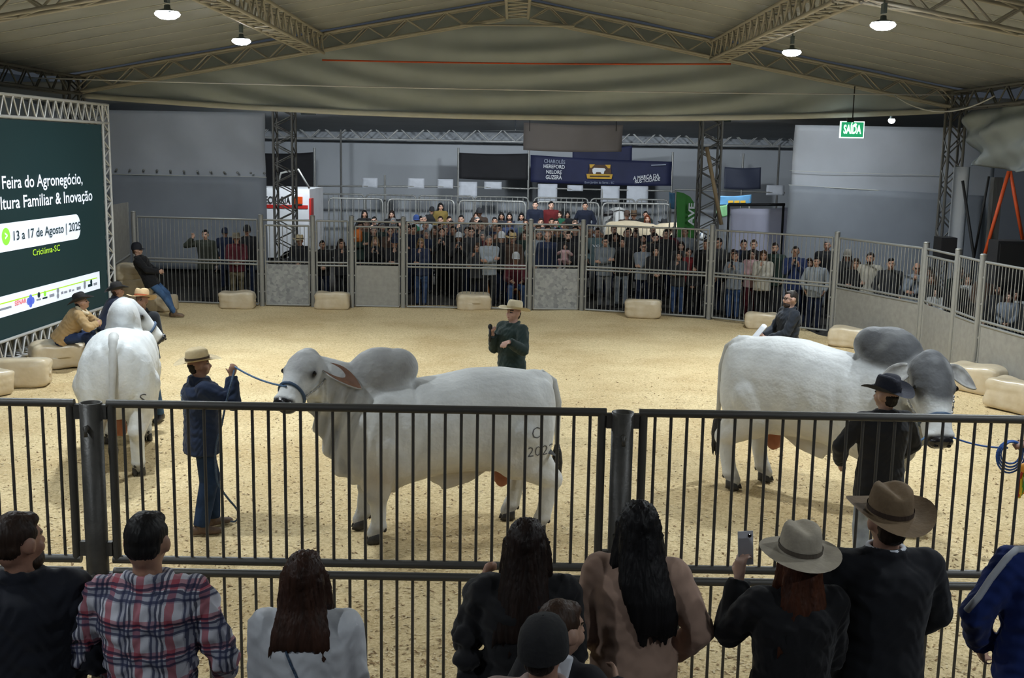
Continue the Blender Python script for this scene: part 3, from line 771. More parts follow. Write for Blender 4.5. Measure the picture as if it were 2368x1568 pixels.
def bale(px, py, rz, lab, k=0, sc=1.0, z=0.0, pos=None, tilt=0.0, sz=None):
    p = pos or at(px, py, z)
    t = empty('wrapped_bale', (p.x, p.y, z - .02), math.radians(rz), lab, 'bale', 'plastic-wrapped bales around the ring')
    t.rotation_euler.y = tilt
    t.scale = sz or (sc, sc, sc)
    link(bpy.data.objects.new('wrap', BM[k % 6]), t)
    g = MB(); 
    for s_ in (-1, 1): g = MB().ell((s_ * .415 * .98, 0, .2), (.012, .06, .035), None, 10, 6); g.build('gathered_end', M_PLASTIC, t, True)
    return t
bale(551, 712, 2, 'cream wrapped bale with sagging top before the speckled gate on the left', 0, .95)
bale(768, 714, -3, 'cream wrapped bale before the narrow barred panel', 1, .93)
bale(1095, 716, 4, 'cream wrapped bale behind the announcer on the left', 2, .92)
bale(1487, 733, -6, 'cream wrapped bale before the wide panel right of the announcer', 3, .98)
bale(1760, 758, -14, 'cream wrapped bale beside the man with glasses', 4, .82)
bale(1962, 800, -30, 'cream wrapped bale peeking out behind the dark hump', 5, .9)
bale(2262, 905, -52, 'cream wrapped bale behind the head of the dark-humped bull', 0, 1.05)
bale(2348, 948, -62, 'pale wrapped bale cut by the right frame edge', 1, 1.05)
bale(52, 890, 12, 'cream wrapped bale in the foreground of the row below the screen', 3, 1.0)
bale(135, 848, 30, 'cream wrapped bale on which the man in tan jacket sits', 2, 1.0)
bale(-32, 915, 60, 'cream wrapped bale cut by the left frame edge', 4, .9)
bl = at(318, 722)
bale(0, 0, 8, 'cream wrapped bale at the bottom of the corner stack', 5, .95, 0, bl + Vector((0, .2, 0)))
bale(0, 0, 4, 'cream wrapped bale in the middle of the corner stack', 1, .85, .36, bl + Vector((-.08, .2, 0)))
bale(0, 0, 12, 'cream wrapped bale at the top of the corner stack', 2, .85, .68, bl + Vector((-.14, .22, 0)))
bale(0, 0, 80, 'cream wrapped bale standing against the corner stack by the leaning man', 3, .8, 0, at(372, 722) + Vector((.0, .35, 0)))

# low standing steps in the rear pens
for y0, y1, zt2, lab in ((34.3, 35.0, .42, 'higher'), (33.55, 34.25, .2, 'lower')):
    t = empty('standing_step', (0, y0, -.06), label=lab + ' plank standing step before the rear barriers', cat='platform', kind='structure')
    for k in range(4): w_ = (y1 - y0) / 4; MB().box((-4.8, k * w_, zt2 + .02), (5.0, (k + 1) * w_ - .01, zt2 + .06)).build('plank', M_WOOD, t)
    for x in (-4.7, -1.5, 1.7, 4.9): MB().box((x - .04, .05, 0), (x + .04, y1 - y0 - .05, zt2 + .02)).build('leg', M_DARKST, t)
# ------------------------------------------------------------------ rear pens, banners, trailer
def barricade(px0, px1, ytop, Y, lab, h_=1.15):
    a = ad(px0, ytop, Y); b = ad(px1, ytop, Y); L = b.x - a.x
    t = empty('crowd_barrier', (a.x, Y, -.06), label=lab, cat='barrier', group='metal barriers of the rear pens'); z1 = a.z + .06
    pts = [(0, 0, 0), (0, 0, z1 - .12), (.04, 0, z1 - .03), (.12, 0, z1), (L - .12, 0, z1), (L - .04, 0, z1 - .03), (L, 0, z1 - .12), (L, 0, 0)]
    MB().tube(pts, .028, 8).build('frame', M_GALV, t, True)
    bar('bottom_rail', (0, 0, .25), (L, 0, .25), .022, M_GALV, t)
    b_ = MB(); n = max(3, int(L / .17))
    for k in range(1, n): b_.tube([(L * k / n, 0, .25), (L * k / n, 0, z1)], .013, 5, cap=False)
    o = b_.build('bars', M_GALV, t, True); o['kind'] = 'stuff'
names = ['first', 'second', 'third', 'fourth', 'fifth', 'sixth', 'seventh', 'eighth']
for i, (a, b) in enumerate(((735, 842), (846, 962), (968, 1095), (1098, 1222), (1235, 1360), (1366, 1468), (1472, 1545))):
    barricade(a, b, 448 + (a - 735) * .018, 38.5, names[i] + ' grey crowd barrier from the left in the back row of pens')
for i, (a, b) in enumerate(((760, 885), (897, 1050), (1062, 1215), (1240, 1385), (1394, 1550))):
    barricade(a, b, 458 + (a - 760) * .018, 35.5, names[i] + ' grey crowd barrier from the left in the front row of pens')
# scaffold rails with hung sheets
def rail(px0, py0, px1, py1, Y, lab, r=.03):
    tag(bar('scaffold_tube', ad(px0, py0, 39.2), ad(px1, py1, 39.2), r, M_GALV), lab, 'tube', 'scaffold tubes of the rear pens')
rail(735, 430, 1062, 432, 39.5, 'horizontal scaffold tube left of the black banner')
rail(1062, 431, 1225, 437, 39.5, 'horizontal scaffold tube below the black banner')
rail(1225, 435, 1560, 442, 39.5, 'horizontal scaffold tube below the navy banner')
rail(1560, 438, 1815, 446, 39.5, 'horizontal scaffold tube right of the navy banner')
for px, py, lab in ((890, 405, 'left of the hung papers'), (1060, 342, 'at the left end of the black banner'), (1223, 348, 'between the black and navy banners'), (1393, 430, 'below the banner emblem'),
                    (1556, 352, 'at the right end of the navy banner'), (727, 342, 'at the right end of the small black banner'), (1719, 355, 'before the dark blue board'), (788, 300, 'tall and dark left of the pens'), (1803, 335, 'dark beside the right sheet wall')):
    p = ad(px, py, 39.2); tag(bar('scaffold_post', (p.x, 39.2, -.05), p, .035, M_DARKST if px in (788, 1803) else M_GALV), 'upright scaffold tube ' + lab, 'post', 'scaffold posts of the rear pens')
for i, (px, py, w_, h_) in enumerate(((855, 411, 36, 24), (962, 412, 38, 25), (1030, 414, 36, 22), (1082, 420, 42, 38), (1140, 420, 40, 18), (1266, 425, 44, 42), (1330, 428, 36, 14), (1411, 430, 42, 38), (1474, 430, 48, 40), (1793, 428, 40, 24))):
    a = ad(px - w_ / 2, py, 39.16); b = ad(px + w_ / 2, py + h_, 39.16)
    o = sheet('paper_sheet', lambda u, v, a=a, b=b: (a.x + (b.x - a.x) * u, 39.165 + .02 * math.sin(u * 5 + v * 3), b.z + (a.z - b.z) * v), 6, 4, M_PAPER, None, .006)
    tag(o, ['first', 'second', 'third', 'fourth', 'fifth', 'sixth', 'seventh', 'eighth', 'ninth', 'tenth'][i] + ' white sheet from the left hung on the scaffold tube', 'sheet', 'white sheets hung on the scaffold')
def banner(name, corners, Y, m, lab, cat='banner', parent=None):
    P = [ad(x, y, Y) for x, y in corners]      # tl tr br bl
    def fn(u, v):
        t_ = P[0].lerp(P[1], u); b_ = P[3].lerp(P[2], u); q = b_.lerp(t_, v); sag = .03 * math.sin(PI * u) * (1)
        return (q.x, Y + .03 * math.sin(u * 7 + v * 2), q.z - sag)
    o = sheet(name, fn, 20, 8, m, parent, .008)
    return tag(o, lab, cat) if lab else o
banner('black_banner', [(600, 354), (724, 352), (724, 440), (600, 440)], 39.15, M_BLACK, 'black banner behind the left lattice column')
banner('black_banner', [(1062, 353), (1221, 355), (1221, 416), (1062, 413)], 39.15, M_BLACK, 'plain black banner left of the navy banner')
nb = empty('breed_banner', (0, 0, 0), label='navy banner listing cattle breeds with a bull emblem', cat='banner')
banner('cloth', [(1227, 358), (1554, 374), (1553, 430), (1227, 421)], 39.15, M_NAVY, None, parent=nb)
def bt(nm, tx, xl, xr, y, m=M_SIGNW, sh=0.0, h=None, bold=.015):
    a = ad(xl, y, 39.08); b = ad(xr, y, 39.08)
    return text_on(nm, tx, a, EX, UP, b.x - a.x, m, nb, None if h is None else h * 39.08 / F, bold, shear=sh)
M_SIGNDIM = mat('print_dim', rgb(150, 158, 176), .6, 0, .05); M_GOLD = mat('print_gold', rgb(206, 160, 40), .6, 0, .06)
bt('lettering', 'CHAROLÊS', 1258, 1307, 376, M_SIGNDIM, -.05, 8); bt('lettering', 'HEREFORD', 1257, 1306, 388, M_SIGNW, -.03, 8)
bt('lettering', 'NELORE', 1263, 1299, 401, M_SIGNW, -.02, 8); bt('lettering', 'GUZERÁ', 1262, 1299, 414, M_SIGNW, .0, 9)
bt('lettering', 'A MARCA DA', 1464, 1524, 416, M_SIGNW, .13, 8); bt('lettering', 'RUSTICIDADE', 1468, 1526, 424, M_SIGNW, .13, 8)
bt('lettering', 'Bom Jardim da Serra - SC', 1352, 1420, 424, M_SIGNDIM, 0, 5, .005)
def flat(nm, pts, m, Y, parent): 
    V = [ad(x, y, Y) for x, y in pts]; k = len(V)
    return mesh_obj(nm, V + [v + EY * .01 for v in V], [tuple(range(k)), tuple(range(k, 2 * k))[::-1]] + [(i, (i + 1) % k, k + (i + 1) % k, k + i) for i in range(k)], m, parent)
flat('emblem_frame', [(1364, 381), (1411, 381), (1414, 404), (1360, 404)], mat('emblem_brown', rgb(84, 58, 40), .7), 39.05, nb)
for q in ([(1363, 380), (1376, 380), (1368, 388), (1364, 388)], [(1399, 381), (1412, 381), (1411, 389), (1406, 389)]): flat('emblem_corner', q, M_GOLD, 39.04, nb)
flat('emblem_ribbon', [(1356, 402), (1417, 403), (1414, 414), (1358, 413)], M_GOLD, 39.03, nb)
flat('emblem_bull', [(1370, 391), (1374, 388), (1398, 389), (1401, 393), (1398, 395), (1396, 402), (1391, 402), (1389, 398), (1379, 398), (1377, 402), (1372, 402), (1370, 397)], M_SIGNW, 39.02, nb)
flat('emblem_mark', [(1364, 406), (1410, 406.5), (1410, 409.5), (1364, 409)], mat('emblem_dark', rgb(60, 44, 30), .7), 39.015, nb)
flat('small_mark', [(1506, 381), (1540, 379.5), (1540, 382), (1506, 383.5)], M_SIGNDIM, 39.05, nb)
b = banner('hanging_board', [(1211, 283), (1441, 289), (1437, 351), (1210, 347)], 30.0, M_BOARD, 'beige rectangular board hung below the valance', 'board')
for px in (1225, 1425):
    p = ad(px, 290, 30.0); tag(bar('board_cord', p - UP * .15, (p.x, 30.0, 4.9), .008, M_BLKST), 'cord holding the beige board, ' + ('left' if px < 1300 else 'right'), 'cord')
banner('dark_board', [(1324, 345), (1462, 337), (1461, 377), (1324, 383)], 39.215, M_NAVY, 'dark navy board behind the breed banner', 'board')
banner('dark_board', [(1676, 386), (1760, 387), (1759, 437), (1674, 436)], 39.15, M_DKBOARD, 'dark blue-grey board on a post right of the column', 'board')
# feather flag
t = empty('feather_flag', ad(1590, 520, 29.5), label='green feather flag with white vertical letters left of the right column', cat='flag'); t.location.z = -.06
base = Vector(t.location); M_FLAG = mat('flag_green', rgb(52, 128, 48), .6, 0, .08, 3)
pts = [(1563, 443), (1580, 446), (1596, 455), (1606, 470), (1609, 495), (1608, 560), (1567, 560)]
fo = flat('cloth', pts, M_FLAG, 29.5, t); fo.location = -base
tx = text_on('lettering', 'AVE', ad(1604, 522, 29.4), UP, -EX, ad(0, 470, 29.4).z - ad(0, 522, 29.4).z, M_SIGNW, t, .15, .03); tx.location = -base
bar('pole', ad(1563, 442, 29.5) - base, Vector((ad(1563, 442, 29.5).x, 29.5, -.06)) - base, .02, M_GALV, t)
M_BLUE = mat('flag_blue', rgb(92, 148, 190), .6, 0, .2, 2); M_BLUEG = mat('flag_green_pale', rgb(120, 170, 120), .6, 0, .2, 2)
o = banner('printed_board', [(1548, 444), (1566, 444), (1566, 482), (1548, 480)], 30.0, M_BLUE, 'blue printed panel left of the green feather flag', 'panel')
for px in (1550, 1564): q = ad(px, 470, 30.02); bar('leg', (q.x, 30.02, -.06), q, .018, M_GALV, o)
yb = empty('stall_banner', (0, 0, 0), label='blue stall banner with yellow lettering right of the right column', cat='banner')
banner('cloth', [(1655, 452), (1738, 450), (1738, 470), (1655, 474)], 33.0, M_BLUE, None, parent=yb); banner('cloth_lower', [(1655, 474), (1682, 473), (1682, 500), (1655, 500)], 33.0, M_BLUEG, None, parent=yb)
for px in (1660, 1734): q = ad(px, 460, 33.04); bar('leg', (q.x, 33.04, -.06), q, .025, M_GALV, yb)
for x0_, x1_ in ((1684, 1696), (1698, 1710), (1712, 1724)): flat('yellow_mark', [(x0_, 464), (x1_, 463.5), (x1_, 469), (x0_, 469.5)], M_GOLD, 32.93, yb)
wb = empty('projection_screen', (0, 0, 0), label='white projection panel in a black frame left of the right sheet wall', cat='panel')
banner('screen', [(1690, 480), (1830, 480), (1830, 600), (1690, 600)], 28.4, mat('lilac_white', rgb(196, 198, 220), .6, 0, .05, 1), None, parent=wb)
bar('frame', ad(1684, 474, 28.3), ad(1815, 473, 28.3), .035, M_BLACK, wb); q = ad(1686, 474, 28.3); bar('frame', q, (q.x, 28.3, -.06), .03, M_BLACK, wb); q = ad(1812, 474, 28.36); bar('frame', q, (q.x, 28.36, -.06), .03, M_BLACK, wb)
# livestock trailer
t = empty('livestock_trailer', (0, 0, 0), label='white livestock trailer with a red stripe behind the left column', cat='trailer')
Yt = 32.5
a = ad(606, 436, Yt); b = ad(718, 620, Yt)
MB().box((a.x - 2.4, Yt, .45), (b.x, Yt + 2.3, a.z)).build('body', M_WHITE, t)
z0 = ad(660, 478, Yt).z; MB().box((a.x - 2.4, Yt - .012, z0 - .05), (b.x - .05, Yt, z0 + .05)).build('stripe', M_RED, t)
a2 = ad(614, 470, Yt); text_on('lettering', 'PECUÁRIA', Vector((ad(606, 469, Yt).x, Yt - .012, a2.z)), EX, UP, ad(672, 469, Yt).x - ad(606, 469, Yt).x, M_BLKST, t, .2, .02)
c_ = ad(691, 463, Yt); MB().box((c_.x - .11, Yt - .05, c_.z - .1), (c_.x + .11, Yt, c_.z + .1)).build('marker_lamp', M_AMBER, t)
for xx in (a.x - 1.2, b.x - .55): MB().lathe([(.34, -.12), (.36, -.08), (.36, .08), (.34, .12), (.18, .12), (.1, .1)], 20, M=Matrix.Translation((xx, Yt + .12, .34)) @ Matrix.Rotation(PI / 2, 4, 'X')).build('wheel', M_BLKST, t, True)
MB().box((a.x - 2.2, Yt + .3, .36), (b.x - .1, Yt + 2.0, .5)).build('chassis', M_DARKST, t)
MB().box((b.x, Yt - .1, z0 - .35), (b.x + .06, Yt + .3, z0 + .25)).build('rear_lamp_board', M_RED, t)
# roof rail clutter on top of the trailer
MB().tube([ad(640, 436, Yt), ad(650, 400, Yt), ad(690, 392, Yt), ad(716, 436, Yt)], .03, 6).build('ladder_hoop', M_GALV, t, True)
# wooden stool
p = at(1118, 705); t = empty('wooden_stool', (p.x, p.y, -.05), label='wooden stool with orange legs behind the fence', cat='stool')
MB().lathe([(.16, .66), (.18, .67), (.18, .7), (.16, .71), (.003, .712)], 16).build('seat', mat('stool_seat', rgb(170, 170, 172), .5), t, True)
for k in range(4):
    a = PI / 4 + k * PI / 2; bar('leg', (.22 * math.cos(a), .22 * math.sin(a), 0), (.12 * math.cos(a), .12 * math.sin(a), .67), .022, M_WOOD, t)
p = at(1190, 706); t = empty('wooden_stool', (p.x, p.y, -.05), label='low stool under the seated man in red plaid shirt', cat='stool'); STOOL2 = Vector((p.x, p.y, 0))
MB().lathe([(.18, .42), (.2, .43), (.2, .46), (.18, .47), (.003, .472)], 16).build('seat', M_WOOD, t, True)
for k in range(4):
    a = PI / 4 + k * PI / 2; bar('leg', (.2 * math.cos(a), .2 * math.sin(a), 0), (.14 * math.cos(a), .14 * math.sin(a), .43), .022, M_WOOD, t)
# ================================================================== BULLS
M_COAT = mat('bull_coat', (0.6, 0.6, 0.6, 1), .62, 0, .05, 7, bump=.3, bscale=26, attr='coat', sheen=.15, spec=.3)
M_HOOF = mat('hoof_horn', rgb(52, 50, 50), .5, 0, .25, 18)
M_NOSE = mat('wet_black_nose', rgb(26, 25, 28), .22, 0, .1, 20, coat=.3)
M_EYE = mat('animal_eye', rgb(14, 12, 12), .12, 0, 0)
M_EARIN = mat('ear_inside', rgb(112, 78, 58), .7, 0, .15, 12)
M_SWITCH = mat('tail_hair', rgb(26, 25, 27), .6, 0, .3, 40, bump=.6, bscale=60)
M_SCROT = mat('bare_skin_tan', rgb(168, 104, 72), .55, 0, .12, 9)
M_BRAND = mat('branded_hide', rgb(96, 96, 98), .8, 0, .2, 20)
M_CHAIN = mat('bright_chain', rgb(190, 190, 190), .3, .8, .1, 30)
M_HALTER = mat('halter_strap', rgb(58, 82, 110), .6, 0, .15, 20)

M_COATPLAIN = mat('bull_coat_pale', (0.56, 0.565, 0.55, 1), .65, 0, .1, 8, bump=.12, bscale=45, sheen=.15, spec=.3)
M_COATGREY = mat('bull_coat_grey', (0.30, 0.30, 0.295, 1), .65, 0, .2, 8, bump=.12, bscale=45, sheen=.15, spec=.3)

M_COATMID = mat('bull_coat_ear', (0.46, 0.455, 0.44, 1), .65, 0, .25, 9, bump=.12, bscale=45, sheen=.15, spec=.3)
def bez(p0, p1, p2, n):
    p0, p1, p2 = Vector(p0), Vector(p1), Vector(p2)
    return [p0 * (1 - t) ** 2 + p1 * 2 * t * (1 - t) + p2 * t * t for t in [k / n for k in range(n + 1)]]
TORSO = [(-1.0, 1.17, .10, .14), (-.97, 1.14, .22, .27), (-.90, 1.11, .31, .38), (-.75, 1.085, .385, .455), (-.5, 1.075, .415, .50), (-.2, 1.08, .425, .49),
         (.1, 1.045, .43, .465), (.4, .985, .41, .49), (.65, .935, .375, .535), (.85, .93, .30, .49), (.98, .98, .2, .36), (1.04, 1.0, .1, .2)]
def bull(name, loc, rz, label, o, cat='bull', group='show bulls'):
    sc = o.get('scale', 1.0)
    R = empty(name, loc, rz, label, cat, group, scale=sc)
    b = MB()
    fat = o.get('fat', 1.0)
    b.loft([((x, 0, z), (0, ry * fat, 0), (0, 0, rz_)) for x, z, ry, rz_ in TORSO], 28, p=2.25)
    # hump, shoulders, thighs, hips
    hm_ = o.get('hump', 1.0)
    if hm_: b.ell((.66, 0, 1.48), (.33, .20, .315)); b.ell((.50, 0, 1.59), (.20, .155, .19)); b.ell((.78, 0, 1.38), (.25, .17, .22))
    for s in (-1, 1):
        b.ell((.62, s * .25, 1.02), (.24, .15, .38)); b.ell((.5, s * .27, .85), (.2, .13, .26))
        b.ell((-.68, s * .235, 1.02), (.28, .18, .42)); b.ell((-.60, s * .26, .80), (.24, .15, .26))
        b.ell((-.86, s * .14, 1.28), (.12, .10, .2))
    b.ell((-.8, 0, 1.42), (.2, .14, .13))
    b.ell((.1, 0, .78), (.5, .3, .2))
    # head frame
    poll = Vector(o['poll']); d = Vector(o['hdir']).normalized(); side = d.cross(UP).normalized(); nf = side.cross(d).normalized()
    hk = o.get('head', 1.0)
    HS = [(-.07, .085, .09, 0), (-.03, .125, .125, 0), (.03, .148, .15, .0), (.11, .152, .165, 0), (.2, .138, .16, -.005), (.3, .115, .142, -.012), (.4, .098, .118, -.018),
          (.47, .095, .105, -.022), (.53, .09, .092, -.026), (.575, .07, .065, -.03), (.59, .04, .035, -.03)]
    hl_ = o.get('hlen', 1.0)
    def hp(t, a=0.0, n=0.0): return poll + d * t * hk * hl_ + side * a * hk + nf * n * hk
    b.loft([(hp(t, 0, off), side * w_ * hk, nf * h_ * hk) for t, w_, h_, off in HS], 24, p=2.3)
    b.ell(hp(.06, 0, .07), (.105 * hk,) * 3); b.ell(hp(.0, 0, .05), (.1 * hk,) * 3)
    for s in (-1, 1): b.ell(hp(.19, s * .105, .06), (.045 * hk,) * 3); b.ell(hp(.22, s * .07, -.09), (.08 * hk,) * 3); b.ell(hp(.52, s * .06, .02), (.04 * hk,) * 3)
    # neck
    hb = hp(.02, 0, -.04); mid = Vector(o.get('neckmid', ((.72 + hb.x) / 2 + .08, hb.y * .3, (1.1 + hb.z) / 2 + .06)))
    NP = bez((.62, 0, 1.12), mid, hb, 8)
    secs = []
    for k, p in enumerate(NP):
        t = k / 8; dd = (NP[min(k + 1, 8)] - NP[max(k - 1, 0)]).normalized(); sd = dd.cross(UP).normalized(); nn = sd.cross(dd)
        secs.append((p, sd * (.27 * (1 - t) + .135 * t), nn * (.42 * (1 - t) + .165 * t)))
    b.loft(secs, 22)
    # dewlap
    thr = hp(.22, 0, -.15); DB = bez(thr, Vector(o.get('dewmid', ((thr.x + .95) / 2 + .12, thr.y * .5, .5))), (.5, 0, .40), 12)
    TP = bez(hb, mid, (.55, 0, 1.0), 12)
    secs = []
    for k in range(13):
        top, bot = TP[k], DB[k]; c = (top + bot) / 2; v = (top - bot) / 2
        dd = (DB[min(k + 1, 12)] - DB[max(k - 1, 0)]); dd.z = 0; dd = dd.normalized() if dd.length > 1e-4 else Vector((1, 0, 0)); sd = dd.cross(UP).normalized()
        wob = .022 * math.sin(k * 2.1)
        secs.append((c + sd * wob, sd * (.045 + .008 * k), v))
    b.loft(secs, 18, p=2.6)
    # legs
    feet = o['feet']      # FL FR HL HR (x,y)
    for i, s in ((0, 1), (1, -1)):
        fx, fy = feet[i]
        b.cap((.62, s * .24, .95), (.62 + (fx - .62) * .3, s * .235, .66), .18, .14); k_ = Vector((fx * .75 + .64 * .25 + .015, fy * .8 + s * .225 * .2, .42))
        b.cap((.62 + (fx - .62) * .3, s * .235, .68), k_, .138, .094); b.ell(k_ + Vector((.012, 0, 0)), (.096, .09, .095))
        b.cap(k_, (fx, fy, .17), .08, .07); b.ell((fx, fy, .15), (.084, .078, .07)); b.cap((fx, fy, .15), (fx + .045, fy, .08), .07, .068)
    for i, s in ((2, 1), (3, -1)):
        fx, fy = feet[i]
        st_ = Vector((-.45 + (fx + .74) * .3, s * .25, .78)); hk_ = Vector((fx - .085, fy * .85 + s * .2 * .15, .52))
        b.cap((-.62, s * .235, 1.0), st_, .23, .17); b.cap(st_, hk_, .175, .1); b.ell(hk_ + Vector((-.015, 0, .0)), (.098, .083, .11))
        b.cap((-.72, s * .22, .85), hk_ + Vector((-.01, 0, .06)), .15, .07)
        b.cap(hk_, (fx - .01, fy, .17), .084, .074); b.ell((fx, fy, .15), (.087, .08, .072)); b.cap((fx, fy, .15), (fx + .045, fy, .08), .074, .07)
    # sheath
    b.loft([((.28, 0, .62), (0, .05, 0), (0, 0, .05)), ((.16, 0, .58), (0, .07, 0), (0, 0, .11)), ((0.02, 0, .54), (0, .06, 0), (0, 0, .14)), ((-.2, 0, .58), (0, .045, 0), (0, 0, .12)), ((-.42, 0, .66), (0, .04, 0), (0, 0, .05))], 14)
    b.cap((.04, 0, .52), (.06, 0, .42), .055, .028)
    me = remesh(b, o.get('voxel', .0185), 5, .5)
    a = verts_np(me); nrm = np.empty(len(me.vertices) * 3, np.float32); me.vertices.foreach_get('normal', nrm); nrm = nrm.reshape(-1, 3)
    x, y, z = a[:, 0], a[:, 1], a[:, 2]
    # skin folds on neck and dewlap
    NPa = np.array([tuple(p) for p in NP]); dist = np.min(np.linalg.norm(a[:, None, :] - NPa[None, 2:7], axis=2), axis=1); par = np.argmin(np.linalg.norm(a[:, None, :] - NPa[None], axis=2), axis=1)
    hv = np.array(d); rel = a - np.array(poll); th = rel @ hv / (hk * o.get('hlen', 1.0)); nh = rel @ np.array(nf) / hk; sh = rel @ np.array(side) / hk
    inhead = (th > -.02) & (th < .7) & (np.abs(sh) < .2) & (np.abs(nh) < .22)
    nk = np.clip((x - .72) / .2, 0, 1) * (~inhead) * np.clip((z - .3) / .2, 0, 1) * np.clip((1.5 - z) / .12, 0, 1)
    disp = .024 * np.sin(x * 50 + z * 9 + 2 * np.sin(z * 5)) * nk + .02 * np.sin(x * 34 - z * 14) * nk * np.clip((.95 - z) / .3, 0, 1)
    crease = -.025 * np.exp(-((x - .36) / .03) ** 2) * np.exp(-((z - 1.42) / .09) ** 2)
    disp += crease
    disp += -.018 * np.exp(-((x - .30 - .12 * (1.1 - z)) / .05) ** 2) * np.clip((1.35 - z) / .2, 0, 1) * np.clip((z - .6) / .15, 0, 1)
    disp += .006 * np.sin(x * 26 + z * 6) * np.exp(-((x + .05) / .35) ** 2) * np.clip((z - .75) / .1, 0, 1) * np.clip((1.25 - z) / .15, 0, 1)
    a = a + nrm * disp[:, None]; set_verts(me, a)
    # coat colours, with sawdust bounce and fold shade painted in
    n1 = np.array([noise.noise(Vector(v) * 5.5) for v in a]); n2 = np.array([noise.noise(Vector(v) * 1.8 + Vector((4, 4, 4))) for v in a])
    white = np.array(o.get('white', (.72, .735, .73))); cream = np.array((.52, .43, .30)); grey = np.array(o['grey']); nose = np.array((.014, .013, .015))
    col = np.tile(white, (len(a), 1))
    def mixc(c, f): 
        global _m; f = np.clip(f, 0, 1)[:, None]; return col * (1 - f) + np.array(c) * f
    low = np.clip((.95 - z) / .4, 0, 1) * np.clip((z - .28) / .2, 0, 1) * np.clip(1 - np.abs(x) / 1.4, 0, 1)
    col = mixc(cream, low * (.7 + .6 * n2) * o.get('cream', .8))  # natural cream underside, plus tan bounce light from the sawdust painted in
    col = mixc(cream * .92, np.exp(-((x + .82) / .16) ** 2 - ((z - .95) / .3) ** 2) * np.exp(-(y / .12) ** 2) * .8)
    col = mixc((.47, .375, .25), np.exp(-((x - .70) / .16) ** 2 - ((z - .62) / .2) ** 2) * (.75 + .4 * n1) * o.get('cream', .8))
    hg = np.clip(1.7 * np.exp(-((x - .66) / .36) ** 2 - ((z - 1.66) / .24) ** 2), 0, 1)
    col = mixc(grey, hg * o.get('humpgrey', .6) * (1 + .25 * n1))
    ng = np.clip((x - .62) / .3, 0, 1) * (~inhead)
    fold_shade = .5 + .5 * np.sin(x * 50 + z * 9 + 2 * np.sin(z * 5) + PI)  # painted shade: darkens the hollows of the neck folds
    col = mixc(grey, ng * o.get('neckgrey', .4) * (.75 + .3 * n1 + .5 * fold_shade * nk))
    inh2 = (th > -.14) & (th < .7) & (np.abs(sh) < .2) & (np.abs(nh) < .24)
    fg = inh2 * np.clip((nh + .02) / .1, 0, 1) * np.clip((.36 - th) / .1, 0, 1)
    col = mixc(grey, fg * o.get('facegrey', .3) * (1.2 + .9 * n1))
    col = mixc(grey, np.clip(o.get('mottle', .12) * (n2 * 1.6 + .2), 0, .5))
    col = mixc((.68, .69, .68), inhead * np.clip((th - .36) / .06, 0, 1))
    eye_l = np.exp(-((th - .2) / .05) ** 2 - ((np.abs(sh) - .13) / .035) ** 2 - ((nh - .055) / .04) ** 2) * inhead
    col = mixc((.03, .03, .03), eye_l * 1.3)
    col = mixc(nose, inhead * np.clip((th - .525) / .02, 0, 1) * np.clip((nh + .10) / .03, 0, 1))
    for i in range(4):
        fx, fy = feet[i]; q = np.exp(-(((x - fx) / .12) ** 2 + ((y - fy) / .12) ** 2)) * np.clip((.17 - z) / .05, 0, 1)
        col = mixc((.16, .15, .15), q * .8)
        if i < 2: col = mixc((.25, .24, .23), np.exp(-(((x - fx - .02) / .14) ** 2 + ((y - fy) / .1) ** 2)) * np.exp(-((z - .42) / .06) ** 2) * .35)
    col = np.clip(col * (1 + .09 * n1 + .07 * n2)[:, None], 0, 1)
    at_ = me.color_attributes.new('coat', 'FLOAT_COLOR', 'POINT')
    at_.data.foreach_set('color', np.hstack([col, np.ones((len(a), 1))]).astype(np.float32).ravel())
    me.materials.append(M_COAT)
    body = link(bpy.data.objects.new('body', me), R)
    # hooves
    for fx, fy in feet:
        for s in (-1, 1):
            h = MB(); y0 = fy + s * .037
            h.loft([((fx + .045, y0, .0), (.075, 0, 0), (0, .036, 0)), ((fx + .04, y0, .03), (.07, 0, 0), (0, .035, 0)), ((fx + .025, y0 * 1, .075), (.055, 0, 0), (0, .033, 0)), ((fx + .02, fy + s * .03, .1), (.04, 0, 0), (0, .026, 0))], 14)
            h.build('hoof', M_HOOF, R, True)
        for s in (-1, 1): MB().ell((fx - .055, fy + s * .03, .12), (.02, .018, .026), None, 8, 6).build('dewclaw', M_HOOF, R, True)
    # ears: long drooping cupped leaves
    for s in (-1, 1):
        base = hp(.02, s * .135, .0); L_ = o.get('earlen', .35) * hk
        eo_, ed_ = (o.get('earout', .75), o.get('eardrop', .55)) if s < 0 else o.get('ear2', (o.get('earout', .75), o.get('eardrop', .55)))
        od = (side * s * eo_ - UP * ed_ - d * .12).normalized(); bn = od.cross(d).normalized(); wv = bn.cross(od).normalized()
        if wv.dot(UP) < 0: wv = -wv
        V = []; nu_, nv_ = 12, 8
        for i in range(nu_ + 1):
            t = i / nu_; wd = o.get('earwid', .08) * hk * (math.sin(PI * min(1, (t * .86 + .14))) ** .75) * (1 if t < .98 else .4)
            c_ = base + od * L_ * t - UP * .05 * t * t
            for j in range(nv_ + 1):
                q = j / nv_ * 2 - 1
                V.append(c_ + wv * wd * q + bn * (s * -.0) + nf * (.055 * (q * q - .55) * math.sin(PI * (t * .8 + .2))))
        Fc = [(i * (nv_ + 1) + j, i * (nv_ + 1) + j + 1, (i + 1) * (nv_ + 1) + j + 1, (i + 1) * (nv_ + 1) + j) for i in range(nu_) for j in range(nv_)]
        e = mesh_obj('ear', V, Fc, [o.get('earmat'), M_EARIN], R, True)
        md = e.modifiers.new('thickness', 'SOLIDIFY'); md.thickness = .014; md.material_offset = 1 if o.get('flipin', [0, 0])[0 if s < 0 else 1] else 0; md.offset = 0
